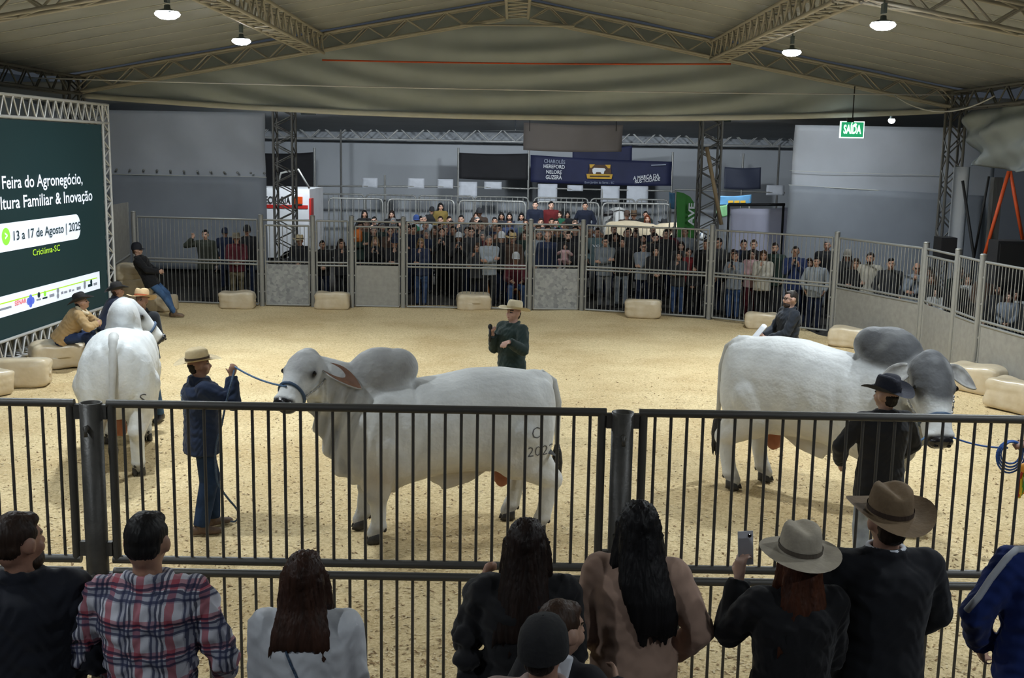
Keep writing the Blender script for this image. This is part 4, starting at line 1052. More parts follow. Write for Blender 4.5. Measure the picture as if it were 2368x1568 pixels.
        if o.get('flipin', [0, 0])[0 if s < 0 else 1] == 2:
            md.material_offset = -1
            for p in e.data.polygons: p.material_index = 1
    # eyes, nose pad, nostrils
    for s in (-1, 1):
        MB().ell(hp(.195, s * .138, .062), (.021 * hk,) * 3, None, 12, 8).build('eye', M_EYE, R, True)
    npad = MB(); Rm = Matrix((side, nf, d)).transposed()
    npad.ell(hp(.568, 0, .012), (.084 * hk, .06 * hk, .042 * hk), Rm, 18, 12); np_ = npad.build('nose_pad', M_NOSE, R, True)
    for s in (-1, 1): MB().ell(hp(.60, s * .042, .026), (.018 * hk, .014 * hk, .014 * hk), Rm, 10, 8).build('nostril', M_EYE, np_, True)
    # halter
    def hsec(t, k=1.06):
        ts = [h[0] for h in HS]; f = lambda c: float(np.interp(t, ts, [h[c] for h in HS])); return f(1) * k, f(2) * k, f(3)
    w_, h_, of = hsec(.40)
    ring = [hp(.40, w_ * math.cos(q), of + h_ * math.sin(q)) for q in np.linspace(0, 2 * PI, 30)]
    hal = MB().tube(ring, .015 * hk, 6, flat=1).build('halter_noseband', M_HALTER, R, True)
    for s in (-1, 1):
        p0 = hp(.40, s * w_ * 1.0, of - .02); p1 = hp(.03, s * .165, -.06); n_ = 18
        for k in range(n_):
            c_ = p0.lerp(p1, (k + .5) / n_) + side * s * .035 * math.sin(PI * (k + .5) / n_)
            MB().ell(c_, (.016, .006 + .006 * (k % 2), .011), (p1 - p0).to_track_quat('X', 'Z').to_matrix(), 8, 6).build('chain_link', M_CHAIN, hal, True)
    # scrotum
    sx = o.get('scrot', -.5)
    sb = MB(); sb.ell((sx, 0, .60), (.09, .08, .15)); sb.ell((sx, .035, .50), (.075, .06, .09)); sb.ell((sx, -.035, .50), (.075, .06, .09)); sb.ell((sx, 0, .72), (.07, .07, .1))
    sm = remesh(sb, .018, 4); sm.materials.append(M_SCROT); link(bpy.data.objects.new('scrotum', sm), R)
    # tail
    tp = [Vector(p) for p in o['tail']]; n_ = len(tp)
    rs = [.055 * (1 - k / (n_ - 1)) + .022 * k / (n_ - 1) for k in range(n_)]
    tl = MB().tube(tp, rs, 12).build('tail', M_COATPLAIN, R, True)
    e0, e1 = tp[-1], tp[-1] + (tp[-1] - tp[-2]).normalized() * o.get('switch', .34)
    sw_ = MB(); sw_.tube([e0 - (e1 - e0) * .05, e0.lerp(e1, .2), e0.lerp(e1, .5), e0.lerp(e1, .8), e1], [.022, .045, .055, .04, .008], 12)
    for k in range(7):
        q = k * 2 * PI / 7; off = Vector((math.cos(q), math.sin(q), 0)) * .03; sw_.tube([e0.lerp(e1, .5) + off, e0.lerp(e1, .85) + off, e1 + off * .8 - UP * .04], [.018, .014, .003], 6)
    sw_.build('tail_switch', M_SWITCH, tl, True)
    R['hp_noseside'] = 0
    bv = BVHTree.FromPolygons([tuple(v) for v in a], [tuple(p.vertices) for p in me.polygons])
    return R, hp, bv
def w2l(R, p): return R.matrix_basis.inverted() @ Vector(p)
def l2w(R, p): return R.matrix_basis @ Vector(p)

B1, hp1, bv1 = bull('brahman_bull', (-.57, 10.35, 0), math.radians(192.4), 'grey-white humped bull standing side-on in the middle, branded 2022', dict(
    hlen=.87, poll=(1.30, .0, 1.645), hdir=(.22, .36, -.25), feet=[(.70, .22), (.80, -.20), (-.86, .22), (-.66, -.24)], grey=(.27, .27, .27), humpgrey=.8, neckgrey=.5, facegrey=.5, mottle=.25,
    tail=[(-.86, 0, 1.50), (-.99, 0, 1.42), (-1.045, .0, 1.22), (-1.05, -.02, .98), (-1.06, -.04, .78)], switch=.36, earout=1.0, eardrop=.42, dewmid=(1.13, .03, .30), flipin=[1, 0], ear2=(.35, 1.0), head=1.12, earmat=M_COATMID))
def brand(R, bv, txt, x0, x1, z, sgn, lab='brand_mark', bold=0.0):
    me = text_mesh(txt, -.012 + bold, 1.0, 2); a = verts_np(me); k = (x1 - x0) / (a[:, 0].max() - a[:, 0].min()); V = []
    for vx, vy, _ in a:
        X = x1 - (vx - a[:, 0].min()) * k if sgn > 0 else x0 + (vx - a[:, 0].min()) * k; Z = z + vy * abs(k)
        h = bv.ray_cast(Vector((X, sgn * 1.5, Z)), Vector((0, -sgn, 0)))
        V.append(h[0] + h[1] * .004 if h[0] else Vector((X, sgn * .45, Z)))
    set_verts(me, np.array(V)); me.materials.clear(); me.materials.append(M_BRAND); return link(bpy.data.objects.new(lab, me), R)
brand(B1, bv1, '2022', -.94, -.66, .80, 1); brand(B1, bv1, 'O', -.80, -.69, .98, 1)

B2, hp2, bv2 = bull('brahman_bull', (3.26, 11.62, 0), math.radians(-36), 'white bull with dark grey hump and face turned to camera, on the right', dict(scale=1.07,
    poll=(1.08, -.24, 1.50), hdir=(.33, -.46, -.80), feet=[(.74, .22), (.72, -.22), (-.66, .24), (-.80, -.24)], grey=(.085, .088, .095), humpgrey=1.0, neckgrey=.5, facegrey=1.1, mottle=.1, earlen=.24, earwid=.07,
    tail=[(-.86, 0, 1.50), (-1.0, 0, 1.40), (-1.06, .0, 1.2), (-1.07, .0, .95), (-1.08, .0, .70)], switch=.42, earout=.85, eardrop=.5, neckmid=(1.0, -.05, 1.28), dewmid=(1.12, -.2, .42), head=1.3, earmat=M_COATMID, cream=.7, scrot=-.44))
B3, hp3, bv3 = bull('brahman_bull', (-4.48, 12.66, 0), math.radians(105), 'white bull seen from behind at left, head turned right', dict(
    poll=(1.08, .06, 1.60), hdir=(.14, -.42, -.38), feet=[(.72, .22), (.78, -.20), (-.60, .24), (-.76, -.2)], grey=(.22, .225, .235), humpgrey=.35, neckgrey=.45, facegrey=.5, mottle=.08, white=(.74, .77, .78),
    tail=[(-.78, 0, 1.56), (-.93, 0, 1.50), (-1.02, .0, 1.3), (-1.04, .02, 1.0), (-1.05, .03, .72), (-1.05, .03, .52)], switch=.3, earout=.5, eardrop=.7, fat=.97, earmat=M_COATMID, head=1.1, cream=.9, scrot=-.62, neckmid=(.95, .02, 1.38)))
for tx, px, pz in (('S', -.25, .86),): pass
def brand_rear(R, bv, txt, y0, z, w_):
    me = text_mesh(txt, -.01, 1.0, 2); a = verts_np(me); k = w_ / (a[:, 0].max() - a[:, 0].min()); V = []
    for vx, vy, _ in a:
        Y = y0 - vx * k; Z = z + vy * k; h = bv.ray_cast(Vector((-1.8, Y, Z)), Vector((1, 0, 0))); V.append(h[0] + h[1] * .004 if h[0] else Vector((-.9, Y, Z)))
    set_verts(me, np.array(V)); me.materials.clear(); me.materials.append(M_BRAND); return link(bpy.data.objects.new('brand_mark', me), R)
brand_rear(B3, bv3, 'S', -.24, .82, .07); brand_rear(B3, bv3, 'o', .31, .80, .05)
# ================================================================== PEOPLE
M_SKIN = mat('skin', (1, 1, 1, 1), .5, 0, .08, 14, bump=.05, bscale=60, objcol=True, trans=.0)
M_FEAT = mat('eye_dark', rgb(30, 22, 18), .3, 0, 0)
M_LIP = mat('lips', rgb(150, 84, 76), .45, 0, .05)
M_CLOTH = mat('cloth', (1, 1, 1, 1), .85, 0, .06, 9, bump=.25, bscale=14, objcol=True, sheen=.1, spec=.25)
M_DENIM = mat('denim', (1, 1, 1, 1), .85, 0, .22, 7, bump=.3, bscale=22, objcol=True, spec=.2)
M_HAIR = mat('hair', (1, 1, 1, 1), .52, 0, .25, 30, bump=.4, bscale=55, objcol=True, stretch=(1, 1, .12), spec=.22)
M_FELT = mat('hat_felt', (1, 1, 1, 1), .85, 0, .1, 12, bump=.15, bscale=50, objcol=True)
M_LEATH = mat('shoe_leather', (1, 1, 1, 1), .5, 0, .2, 12, objcol=True)
M_GLASS = mat('spectacle_frame', rgb(25, 22, 22), .3, 0, 0)
def plaid():
    m = bpy.data.materials.new('plaid_cloth'); m.use_nodes = True; nt = m.node_tree; N = nt.nodes; L = nt.links; b = N['Principled BSDF']; b.inputs['Roughness'].default_value = .85
    tc = N.new('ShaderNodeTexCoord'); sx = N.new('ShaderNodeSeparateXYZ'); L.new(tc.outputs['Object'], sx.inputs[0])
    def stripes(src, freq, ph, th):
        a = N.new('ShaderNodeMath'); a.operation = 'MULTIPLY_ADD'; a.inputs[1].default_value = freq; a.inputs[2].default_value = ph; L.new(src, a.inputs[0])
        f = N.new('ShaderNodeMath'); f.operation = 'FRACT'; L.new(a.outputs[0], f.inputs[0])
        g = N.new('ShaderNodeMath'); g.operation = 'LESS_THAN'; g.inputs[1].default_value = th; L.new(f.outputs[0], g.inputs[0]); return g.outputs[0]
    cur = None
    def layer(prev, col, fac_src, amt):
        mx = N.new('ShaderNodeMix'); mx.data_type = 'RGBA'; mx.inputs[7].default_value = col
        if isinstance(prev, tuple): mx.inputs[6].default_value = prev
        else: L.new(prev, mx.inputs[6])
        k = N.new('ShaderNodeMath'); k.operation = 'MULTIPLY'; k.inputs[1].default_value = amt; L.new(fac_src, k.inputs[0]); L.new(k.outputs[0], mx.inputs[0]); return mx.outputs[2]
    cur = layer(rgb(205, 205, 214), rgb(166, 40, 62), stripes(sx.outputs[0], 8.6, .1, .24), .75)
    cur = layer(cur, rgb(166, 40, 62), stripes(sx.outputs[2], 8.0, .3, .22), .6)
    for s_, fr in ((sx.outputs[0], 8.6), (sx.outputs[2], 8.0)):
        for ph in (.42, .60, .74): cur = layer(cur, rgb(28, 34, 66), stripes(s_, fr, 1 - ph, .075), .85)
        cur = layer(cur, rgb(60, 66, 100), stripes(s_, fr, .62, .28), .4)
    L.new(cur, b.inputs['Base Color']); return m
M_PLAID = plaid()

def ik(p0, p2, l1, l2, hint):
    p0 = Vector(p0); p2 = Vector(p2); d = p2 - p0; D = d.length
    if D > (l1 + l2) * .995: p2 = p0 + d * ((l1 + l2) * .995 / D); d = p2 - p0; D = d.length
    a = (l1 * l1 - l2 * l2 + D * D) / (2 * D); h_ = math.sqrt(max(0, l1 * l1 - a * a)); dn = d / D
    hv = Vector(hint); hv = hv - dn * hv.dot(dn); hv = hv.normalized() if hv.length > 1e-5 else Vector((0, -1, 0))
    return p0 + dn * a + hv * h_, p2

def hand(b, wr, dr, pn, thumb, curl, k=1.0, n=7):
    """palm, four fingers and a thumb; dr finger direction, pn palm normal, thumb side vector"""
    dr = Vector(dr).normalized(); pn = Vector(pn); pn = (pn - dr * pn.dot(dr)).normalized(); sv = dr.cross(pn).normalized()
    if sv.dot(Vector(thumb)) < 0: sv = -sv
    wr = Vector(wr)
    b.loft([(wr - dr * .01, sv * .026 * k, pn * .02 * k), (wr + dr * .03 * k, sv * .036 * k, pn * .018 * k), (wr + dr * .07 * k, sv * .041 * k, pn * .016 * k), (wr + dr * .09 * k, sv * .04 * k, pn * .013 * k)], 12)
    for i, (off, L_) in enumerate(((.031, .075), (.0105, .084), (-.0105, .078), (-.031, .06))):
        p = wr + dr * .085 * k + sv * off * k; dd = dr + sv * off * 2.5; dd.normalize(); ax = dd.cross(pn); ang = curl * (1 + .12 * i)
        segs = (.42, .32, .26); r0 = .0088 * k
        for q, sg in enumerate(segs):
            dd = (Quaternion(ax, ang * (.75, 1.15, .8)[q]) @ dd); p2 = p + dd * L_ * sg * k; b.cap(p, p2, r0, r0 * .9, n); p = p2; r0 *= .92
    p = wr + dr * .025 * k + sv * .03 * k; dd = (dr * .55 + sv * .75 + pn * .25).normalized(); b.cap(p - dd * .02, p + dd * .035 * k, .014 * k, .0105 * k, n)
    p = p + dd * .035 * k; dd = (dr * .8 + sv * .25 + pn * (.3 + curl * .5)).normalized(); b.cap(p, p + dd * .034 * k, .0105 * k, .0085 * k, n)

NECK = Vector((0, 0, 1.52))
def figure(P, voxel=.017, fem=False, bulk=.02, hem=.84, coat=None, legw=0.0, fine=False, deci=None, child=False, skirt=None, shoe=True, lump=None, wrinkle=0.0):
    """meshes of one figure, 1.75 m tall, facing +Y"""
    lean = math.radians(P.get('lean', 0)); tw = math.radians(P.get('twist', 0)); side_ = math.radians(P.get('side', 0))
    pz = P.get('pz', .95); py = P.get('py', 0.0)
    piv = Vector((0, 0, .95)); U = Matrix.Translation((0, py, pz - .95)) @ Matrix.Translation(piv) @ Matrix.Rotation(tw, 4, 'Z') @ Matrix.Rotation(-lean, 4, 'X') @ Matrix.Rotation(side_, 4, 'Y') @ Matrix.Translation(-piv)
    neck_w = U @ NECK
    Hm = Matrix.Translation(neck_w) @ Matrix.Rotation(tw + math.radians(P.get('hyaw', 0)), 4, 'Z') @ Matrix.Rotation(math.radians(-P.get('hpitch', 0)), 4, 'X') @ Matrix.Rotation(math.radians(P.get('hroll', 0)), 4, 'Y')
    if child: Hm = Hm @ Matrix.Scale(1.3, 4)
    Rq = U.to_3x3()
    def u(p): return U @ Vector(p)
    def hh(p): return Hm @ Vector(p)
    Hr = Hm.to_3x3()
    sw = .165 if fem else .185
    f = .90 if fem else 1.0
    T = [(.90, .165, .115), (1.0, .158 * (1.02 if fem else 1), .112), (1.1, .145 * f, .105), (1.25, .165 * f, .12), (1.36, .178 * f, .125), (1.43, .155 * f, .1), (1.475, .085, .07)]
    b = MB()
    # head
    def he(c, r): b.ell(hh(c), r if not child else tuple(x * 1.3 for x in r), Hr.normalized() if False else Hm.to_quaternion().to_matrix(), 16, 12)
    he((0, -.012, .125), (.076, .096, .105)); he((0, .022, .078), (.060, .068, .085)); he((0, .058, .022), (.026, .028, .022)); he((0, -.03, .08), (.062, .07, .07))
    for s in (-1, 1): he((s * .04, .052, .075), (.028, .03, .03)); he((s * .081, -.006, .1), (.013, .024, .033))
    he((0, .076, .128), (.052, .02, .013)); he((0, .086, .046), (.024, .012, .011))
    hs = 1.3 if child else 1.0
    b.cap(hh((0, .086, .11)), hh((0, .106, .078)), .009 * hs, .0155 * hs, 10)
    b.cap(u((0, -.012, 1.43)), hh((0, -.008, .05)), .06 * (.88 if fem else 1), .054 * (.9 if fem else 1))
    b.loft([(u((0, 0, z)), Rq @ Vector((x, 0, 0)), Rq @ Vector((0, y, 0))) for z, x, y in T], 20)
    ar = {}
    for key, s in (('r', 1), ('l', -1)):
        sh = u((s * sw, -.005, 1.42)); tgt = P.get(key + 'h', (s * .26, .02, .86)); el_h = P.get(key + 'e', (s * .4, -.8, -.3))
        el, wr = ik(sh, tgt, .285, .255, el_h); ar[key] = (sh, el, wr)
        b.ell(sh, (.06, .06, .06)); b.cap(sh, el, .05 * f, .04 * f); b.cap(el, wr, .04 * f, .028 * f)
        fd = P.get(key + 'd'); fd = Vector(fd) if fd else (wr - el).normalized()
        pn = Vector(P.get(key + 'n', (-s, 0, 0))); th = Vector(P.get(key + 't', (0, 1, 0)))
        hand(b, wr, fd, pn, th, P.get(key + 'c', .45), .95 if fem else 1.05)
    lg = {}
    for key, s in (('r', 1), ('l', -1)):
        hip = Vector((s * .088, py, pz - .02)); ft = P.get(key + 'f', (s * .1, 0.0)); fz = ft[2] if len(ft) > 2 else 0
        ank = Vector((ft[0], ft[1], .085 + fz)); kn, ank = ik(hip, ank, .43, .425, P.get(key + 'k', (s * .15, 1, 0)))
        lg[key] = (hip, kn, ank); b.cap(hip, kn, .088, .057); b.cap(kn, ank, .055, .04)
        tdir = Vector(P.get(key + 'o', (s * .18, 1, 0))).normalized(); b.cap(ank - UP * .05, ank - UP * .055 + tdir * .14, .034, .028)
    me = remesh(b, voxel, 3, .5, deci=deci)
    # faces of eyes, brows and lips
    n = len(me.polygons); cen = np.empty(n * 3, np.float32); me.polygons.foreach_get('center', cen); cen = cen.reshape(-1, 3)
    inv = np.array(Hm.inverted()); q = cen @ inv[:3, :3].T + inv[:3, 3]
    mi = np.zeros(n, np.int32); er = max(.0095, voxel * .62)
    fr = q[:, 1] > .045
    for s in (-1, 1):
        mi[((q[:, 0] - s * .032) / (er * 1.35)) ** 2 + ((q[:, 2] - .108) / (er * .8)) ** 2 + np.where(fr, 0, 9) < 1] = 1
        mi[((q[:, 0] - s * .034) / (er * 1.9)) ** 2 + ((q[:, 2] - .131) / (er * .55)) ** 2 + np.where(fr, 0, 9) < 1] = 1
    mi[(q[:, 0] / (er * 1.9)) ** 2 + ((q[:, 2] - .045) / (er * .7)) ** 2 + np.where(fr, 0, 9) < 1] = 2
    for m in (M_SKIN, M_FEAT, M_LIP): me.materials.append(m)
    me.polygons.foreach_set('material_index', mi)
    out = {'body': me, 'H': Hm, 'U': U, 'arm': ar, 'leg': lg}
    # top garment
    g = bulk; b = MB()
    secs = [(u((0, 0, z)), Rq @ Vector((x + g * 1.1, 0, 0)), Rq @ Vector((0, y + g * 1.25, 0))) for z, x, y in T if z > hem + .02]
    if coat:
        cz = coat; secs = [(Vector((0, py, cz)), Vector((.215 + g, 0, 0)), Vector((0, .165 + g, 0)))] + [(Vector((0, py, cz + .25)), Vector((.19 + g, 0, 0)), Vector((0, .14 + g, 0)))] + secs
    else:
        secs = [(u((0, 0, hem)), Rq @ Vector((.168 + g * 1.2, 0, 0)), Rq @ Vector((0, .125 + g * 1.2, 0)))] + secs
    secs = secs[:-1] + [(u((0, -.005, 1.455)), Rq @ Vector((.11 + g * .6, 0, 0)), Rq @ Vector((0, .085 + g * .6, 0))), (u((0, -.008, 1.49)), Rq @ Vector((.072 + g * .3, 0, 0)), Rq @ Vector((0, .07 + g * .3, 0)))]
    b.loft(secs, 22, p=2.2)
    for key, s in (('r', 1), ('l', -1)):
        sh, el, wr = ar[key]; b.ell(sh + Rq @ Vector((-s * .01, 0, -.008)), (.068 + g * .55,) * 3)
        b.cap(u((s * .07, -.01, 1.435)), sh + Rq @ Vector((0, 0, .004)), .05 + g * .5, .058 + g * .5)
        b.cap(sh, el, .055 + g * .8, .046 + g * .7); wd = (wr - el).normalized(); b.tube([el - wd * .02, el.lerp(wr, .5), wr - wd * .005], [.047 + g * .7, .044 + g * .6, .036 + g * .5], 14)
        if fine:
            for t_ in (.25, .5, .72): b.ell(el.lerp(wr, t_), (.05 + g * .68,) * 3)
    if lump: lump(b)
    # collar ring
    cr = .066 if not fem else .06
    col = [u((math.cos(a) * (cr + g * .25), -.008 + math.sin(a) * (cr + g * .25), 1.495 + .01 * math.sin(a + PI))) for a in np.linspace(0, 2 * PI, 17)[:-1]]
    b.tube(col + [col[0]], .017 + g * .15, 8)
    tm = remesh(b, voxel * .95, 3, .5, deci=deci)
    if wrinkle:
        a = verts_np(tm); nr = np.empty(len(tm.vertices) * 3, np.float32); tm.vertices.foreach_get('normal', nr); nr = nr.reshape(-1, 3)
        dv = np.sin(a[:, 2] * 46 + 5 * np.sin(a[:, 0] * 11) + 4 * np.sin(a[:, 1] * 13)) * np.sin(a[:, 0] * 17 + 3 * np.sin(a[:, 2] * 9)) + .5 * np.sin(a[:, 2] * 90 + 6 * np.sin(a[:, 0] * 23 + a[:, 1] * 19))
        set_verts(tm, a + nr * (wrinkle * dv)[:, None])
    out['top'] = tm
    # trousers
    b = MB()
    b.loft([(Vector((0, py, pz - .15)), Vector((.155, 0, 0)), Vector((0, .105, 0))), (Vector((0, py, pz - .06)), Vector((.172, 0, 0)), Vector((0, .125, 0))), (u((0, 0, 1.0)), Rq @ Vector((.165, 0, 0)), Rq @ Vector((0, .12, 0))), (u((0, 0, 1.06)), Rq @ Vector((.155, 0, 0)), Rq @ Vector((0, .112, 0)))], 18)
    for key in 'rl':
        hip, kn, ank = lg[key]; dn = (ank - kn).normalized()
        b.cap(hip, kn, .102, .071 + legw); b.tube([kn - dn * .02, kn.lerp(ank, .5), ank - dn * .0], [.071 + legw, .065 + legw, .056 + legw], 14); b.ell(kn, (.073 + legw,) * 3)
    if skirt: b.loft([(Vector((0, py, skirt)), Vector((.26, 0, 0)), Vector((0, .2, 0))), (Vector((0, py, .9)), Vector((.19, 0, 0)), Vector((0, .14, 0)))], 20)
    out['legs'] = remesh(b, voxel, 3, .5, deci=deci)
    b = MB()
    for key, s in (('r', 1), ('l', -1)):
        ank = lg[key][2]; td = Vector(P.get(key + 'o', (s * .18, 1, 0))).normalized(); sd = td.cross(UP).normalized(); z0 = ank.z - .085; c = Vector((ank.x, ank.y, z0))
        def sec(t, w_, h_): return (c + td * t + UP * h_ / 2, sd * w_, UP * h_ / 2)
        o_ = MB(); o_.loft([sec(-.085, .022, .05), sec(-.075, .036, .085), sec(-.02, .042, .1), sec(.05, .044, .085), (c + td * .12 + UP * .032, sd * .047, UP * .032), (c + td * .18 + UP * .026, sd * .036, UP * .026), (c + td * .2 + UP * .022, sd * .018, UP * .018)], 14, p=2.5)
        o_.cap(ank + UP * .03, ank - UP * .03, .05, .05)
        out['shoe_' + key] = o_
    return out

# ---- hair and headwear in head space ---------------------------------------------------
def cut_face(me): return me
_hairs = {}
def hair_mesh(kind):
    if kind in _hairs: return _hairs[kind]
    b = MB(); vox = .0125
    if kind in ('short', 'shortfine'):
        b.ell((0, -.02, .144), (.0785, .092, .092)); b.ell((0, -.05, .102), (.07, .06, .058)); b.ell((.01, .04, .188), (.05, .038, .03))
        for s in (-1, 1): b.ell((s * .064, .0, .145), (.0145, .04, .035))
        vox = .008 if kind == 'shortfine' else vox
    elif kind == 'nape':
        b.ell((0, -.028, .13), (.0785, .088, .058)); b.ell((0, -.05, .088), (.066, .056, .055))
    elif kind == 'thin':
        vox = .009; b.ell((0, -.022, .118), (.0805, .094, .088)); b.ell((0, -.055, .09), (.072, .056, .06))
        for s in (-1, 1): b.ell((s * .068, .0, .13), (.016, .04, .05))
    elif kind == 'bald':
        b.ell((0, -.05, .075), (.076, .06, .06)); b.ell((0, -.06, .115), (.074, .05, .05))
        for s in (-1, 1): b.ell((s * .066, -.02, .11), (.018, .05, .045))
    elif kind in ('long', 'longfine', 'bob', 'hoodlong', 'longmid'):
        vox = .009 if kind in ('longfine', 'longmid') else vox
        b.ell((0, -.022, .14), (.088, .1, .102)); b.ell((0, -.055, .08), (.085, .06, .09)); b.ell((0, .035, .195), (.06, .045, .03))
        bot = {'long': -.26, 'longfine': -.27, 'bob': -.10, 'hoodlong': -.2, 'longmid': -.13}[kind]
        zq = lambda t: .03 + (bot - .03) * t
        b.loft([((0, -.05, .14), (.088, 0, 0), (0, .062, 0)), ((0, -.07, .03), (.1, 0, 0), (0, .06, 0)), ((0, -.1, zq(.3)), (.11, 0, 0), (0, .052, 0)), ((0, -.125, zq(.6)), (.12, 0, 0), (0, .044, 0)), ((0, -.142, zq(.85)), (.12, 0, 0), (0, .036, 0)), ((0, -.15, zq(1)), (.11, 0, 0), (0, .025, 0))], 18)
        rr = random.Random(3)
        for k in range(17):
            x = -.118 + .0147 * k; b.cap((x * .85, -.12, zq(.6)), (x + rr.uniform(-.015, .015), -.155 + rr.uniform(-.012, .008), bot - rr.uniform(.0, .08)), .022, .005, 8)
        for s in (-1, 1):
            b.cap((s * .078, .0, .13), (s * .092, -.01, .02), .022, .026); b.cap((s * .092, -.01, .02), (s * .105, .03, bot * .55), .026, .014)
    elif kind == 'pony':
        b.ell((0, -.022, .14), (.082, .096, .1)); b.ell((0, -.05, .09), (.074, .06, .08)); b.ell((0, -.115, .13), (.03, .03, .03)); b.cap((0, -.125, .12), (0, -.15, -.06), .03, .012)
    elif kind == 'verylong':
        vox = .01
        b.ell((0, -.022, .14), (.09, .102, .103)); b.ell((0, -.055, .08), (.09, .065, .1)); b.ell((0, .035, .195), (.06, .045, .03))
        b.loft([((0, -.05, .14), (.09, 0, 0), (0, .065, 0)), ((.0, -.075, .03), (.1, 0, 0), (0, .06, 0)), ((.01, -.125, -.1), (.12, 0, 0), (0, .05, 0)), ((.03, -.155, -.18), (.118, 0, 0), (0, .04, 0)), ((.05, -.165, -.27), (.105, 0, 0), (0, .034, 0)), ((.06, -.165, -.33), (.085, 0, 0), (0, .02, 0))], 18)
        rr = random.Random(5)
        for k in range(12):
            x = -.02 + .0145 * k; b.cap((x, -.16, -.24), (x + rr.uniform(-.015, .02), -.165, -.34 - rr.uniform(.0, .07)), .02, .005, 8)
        for s in (-1, 1): b.cap((s * .08, .0, .13), (s * .1, -.03, -.05), .025, .03)
    me = remesh(b, vox, 2, .5); me.materials.append(M_HAIR)
    a = verts_np(me); c = np.array((0, -.03, .1)); d = a - c; L_ = np.linalg.norm(d, axis=1, keepdims=True); ang = np.arctan2(d[:, 0], -d[:, 1])
    rip = (.0035 * np.sin(ang * 34 + a[:, 2] * 12) + .003 * np.sin(ang * 61)) * (1 if 'long' in kind or kind == 'bob' else .35)
    set_verts(me, a + d / L_ * rip[:, None]); _hairs[kind] = me; return me
_hats = {}
def hat_mesh(kind):
    if kind in _hats: return _hats[kind]
    n = 36; V = []; Fc = []
    A_, B_2 = .092, .112
    if kind in ('cowboy', 'felt', 'straw', 'fedora'):
        hgt = {'cowboy': .13, 'felt': .125, 'straw': .115, 'fedora': .125}[kind]; br = {'cowboy': .105, 'felt': .1, 'straw': .105, 'fedora': .085}[kind]
        curl = {'cowboy': .06, 'felt': .045, 'straw': .03, 'fedora': .004}[kind]; dent = {'cowboy': .03, 'felt': .028, 'straw': .022, 'fedora': .018}[kind]
        rings = []
        for t in (1.0, .85, .6, .35, .12): rings.append(('b', t))
        for sc, z in ((1.0, 0), (.99, .02), (.965, .05), (.92, .085), (.86, hgt * .88), (.74, hgt * .98), (.55, hgt * 1.0), (.33, hgt * .99), (.12, hgt * .985)): rings.append(('c', sc, z))
        for rg in rings:
            for j in range(n):
                a = 2 * PI * j / n; ca, sa = math.cos(a), math.sin(a)
                if rg[0] == 'b':
                    t = rg[1]; ex = br * t; x = ca * (A_ + ex * (1 - .12 * (curl > .02) * t)); y = sa * (B_2 + ex * 1.05); z = curl * (abs(ca) ** 2.2) * t ** 1.6 - .018 * abs(sa) ** 2 * t
                else:
                    sc, z = rg[1], rg[2]; x = ca * A_ * sc; y = sa * B_2 * sc; 
                    k = z / hgt
                    if k > .8: z -= dent * math.exp(-(x / .03) ** 2) * min(1, (k - .8) / .15) + .012 * max(0, -y / .1) * 0
                    z += -.02 * k * (y / .1) * (1 if kind != 'fedora' else .4) * -1 * 0 
                    if k > .5 and y > .03: x *= 1 - .22 * (k - .5) * 2 * min(1, (y - .03) / .06)
                V.append((x, y, z + .0))
        k = len(rings)
        Fc = [(i * n + j, i * n + (j + 1) % n, (i + 1) * n + (j + 1) % n, (i + 1) * n + j) for i in range(k - 1) for j in range(n)] + [tuple((k - 1) * n + j for j in range(n))]
        band = MB(); 
        for z in (.008, .03): band.V += [Vector((math.cos(2 * PI * j / n) * A_ * 1.025, math.sin(2 * PI * j / n) * B_2 * 1.025, z)) for j in range(n)]
        band.F = [(j, (j + 1) % n, n + (j + 1) % n, n + j) for j in range(n)]; band.M = [0] * n
    else:
        b = MB(); prof = [(1.02, -.03), (1.03, .0), (1.0, .035), (.9, .075), (.7, .105), (.4, .122), (.03, .128)]
        for sc, z in prof: V += [(math.cos(2 * PI * j / n) * A_ * sc, math.sin(2 * PI * j / n) * B_2 * sc, z) for j in range(n)]
        Fc = [(i * n + j, i * n + (j + 1) % n, (i + 1) * n + (j + 1) % n, (i + 1) * n + j) for i in range(len(prof) - 1) for j in range(n)]
        band = None
        if kind == 'cap':
            o = len(V); m_ = 13
            for t in (0.96, 1.25, 1.5, 1.62):
                for j in range(m_):
                    a = PI * (.16 + .68 * j / (m_ - 1)); e = 1 + (t - 1) * math.sin(PI * (j / (m_ - 1))) ** .5
                    V.append((math.cos(a) * A_ * e, math.sin(a) * B_2 * e, -.012 - .03 * (e - 1) - .02 * math.cos(a) ** 2))
            Fc += [(o + i * m_ + j, o + i * m_ + j + 1, o + (i + 1) * m_ + j + 1, o + (i + 1) * m_ + j) for i in range(3) for j in range(m_ - 1)]
        if kind == 'beanie':
            V = [(x * (1 + .015 * math.sin(math.atan2(y, x) * 18)), y * (1 + .015 * math.sin(math.atan2(y, x) * 18)), z) for x, y, z in V]
    me = bpy.data.meshes.new('hat_' + kind); me.from_pydata(V, [], Fc); me.polygons.foreach_set('use_smooth', [True] * len(me.polygons)); me.materials.append(M_FELT); me.update()
    bm_ = None
    if band:
        bm_ = bpy.data.meshes.new('hat_band'); bm_.from_pydata([tuple(v) for v in band.V], [], band.F); bm_.materials.append(M_FELT); bm_.update()
    _hats[kind] = (me, bm_); return _hats[kind]

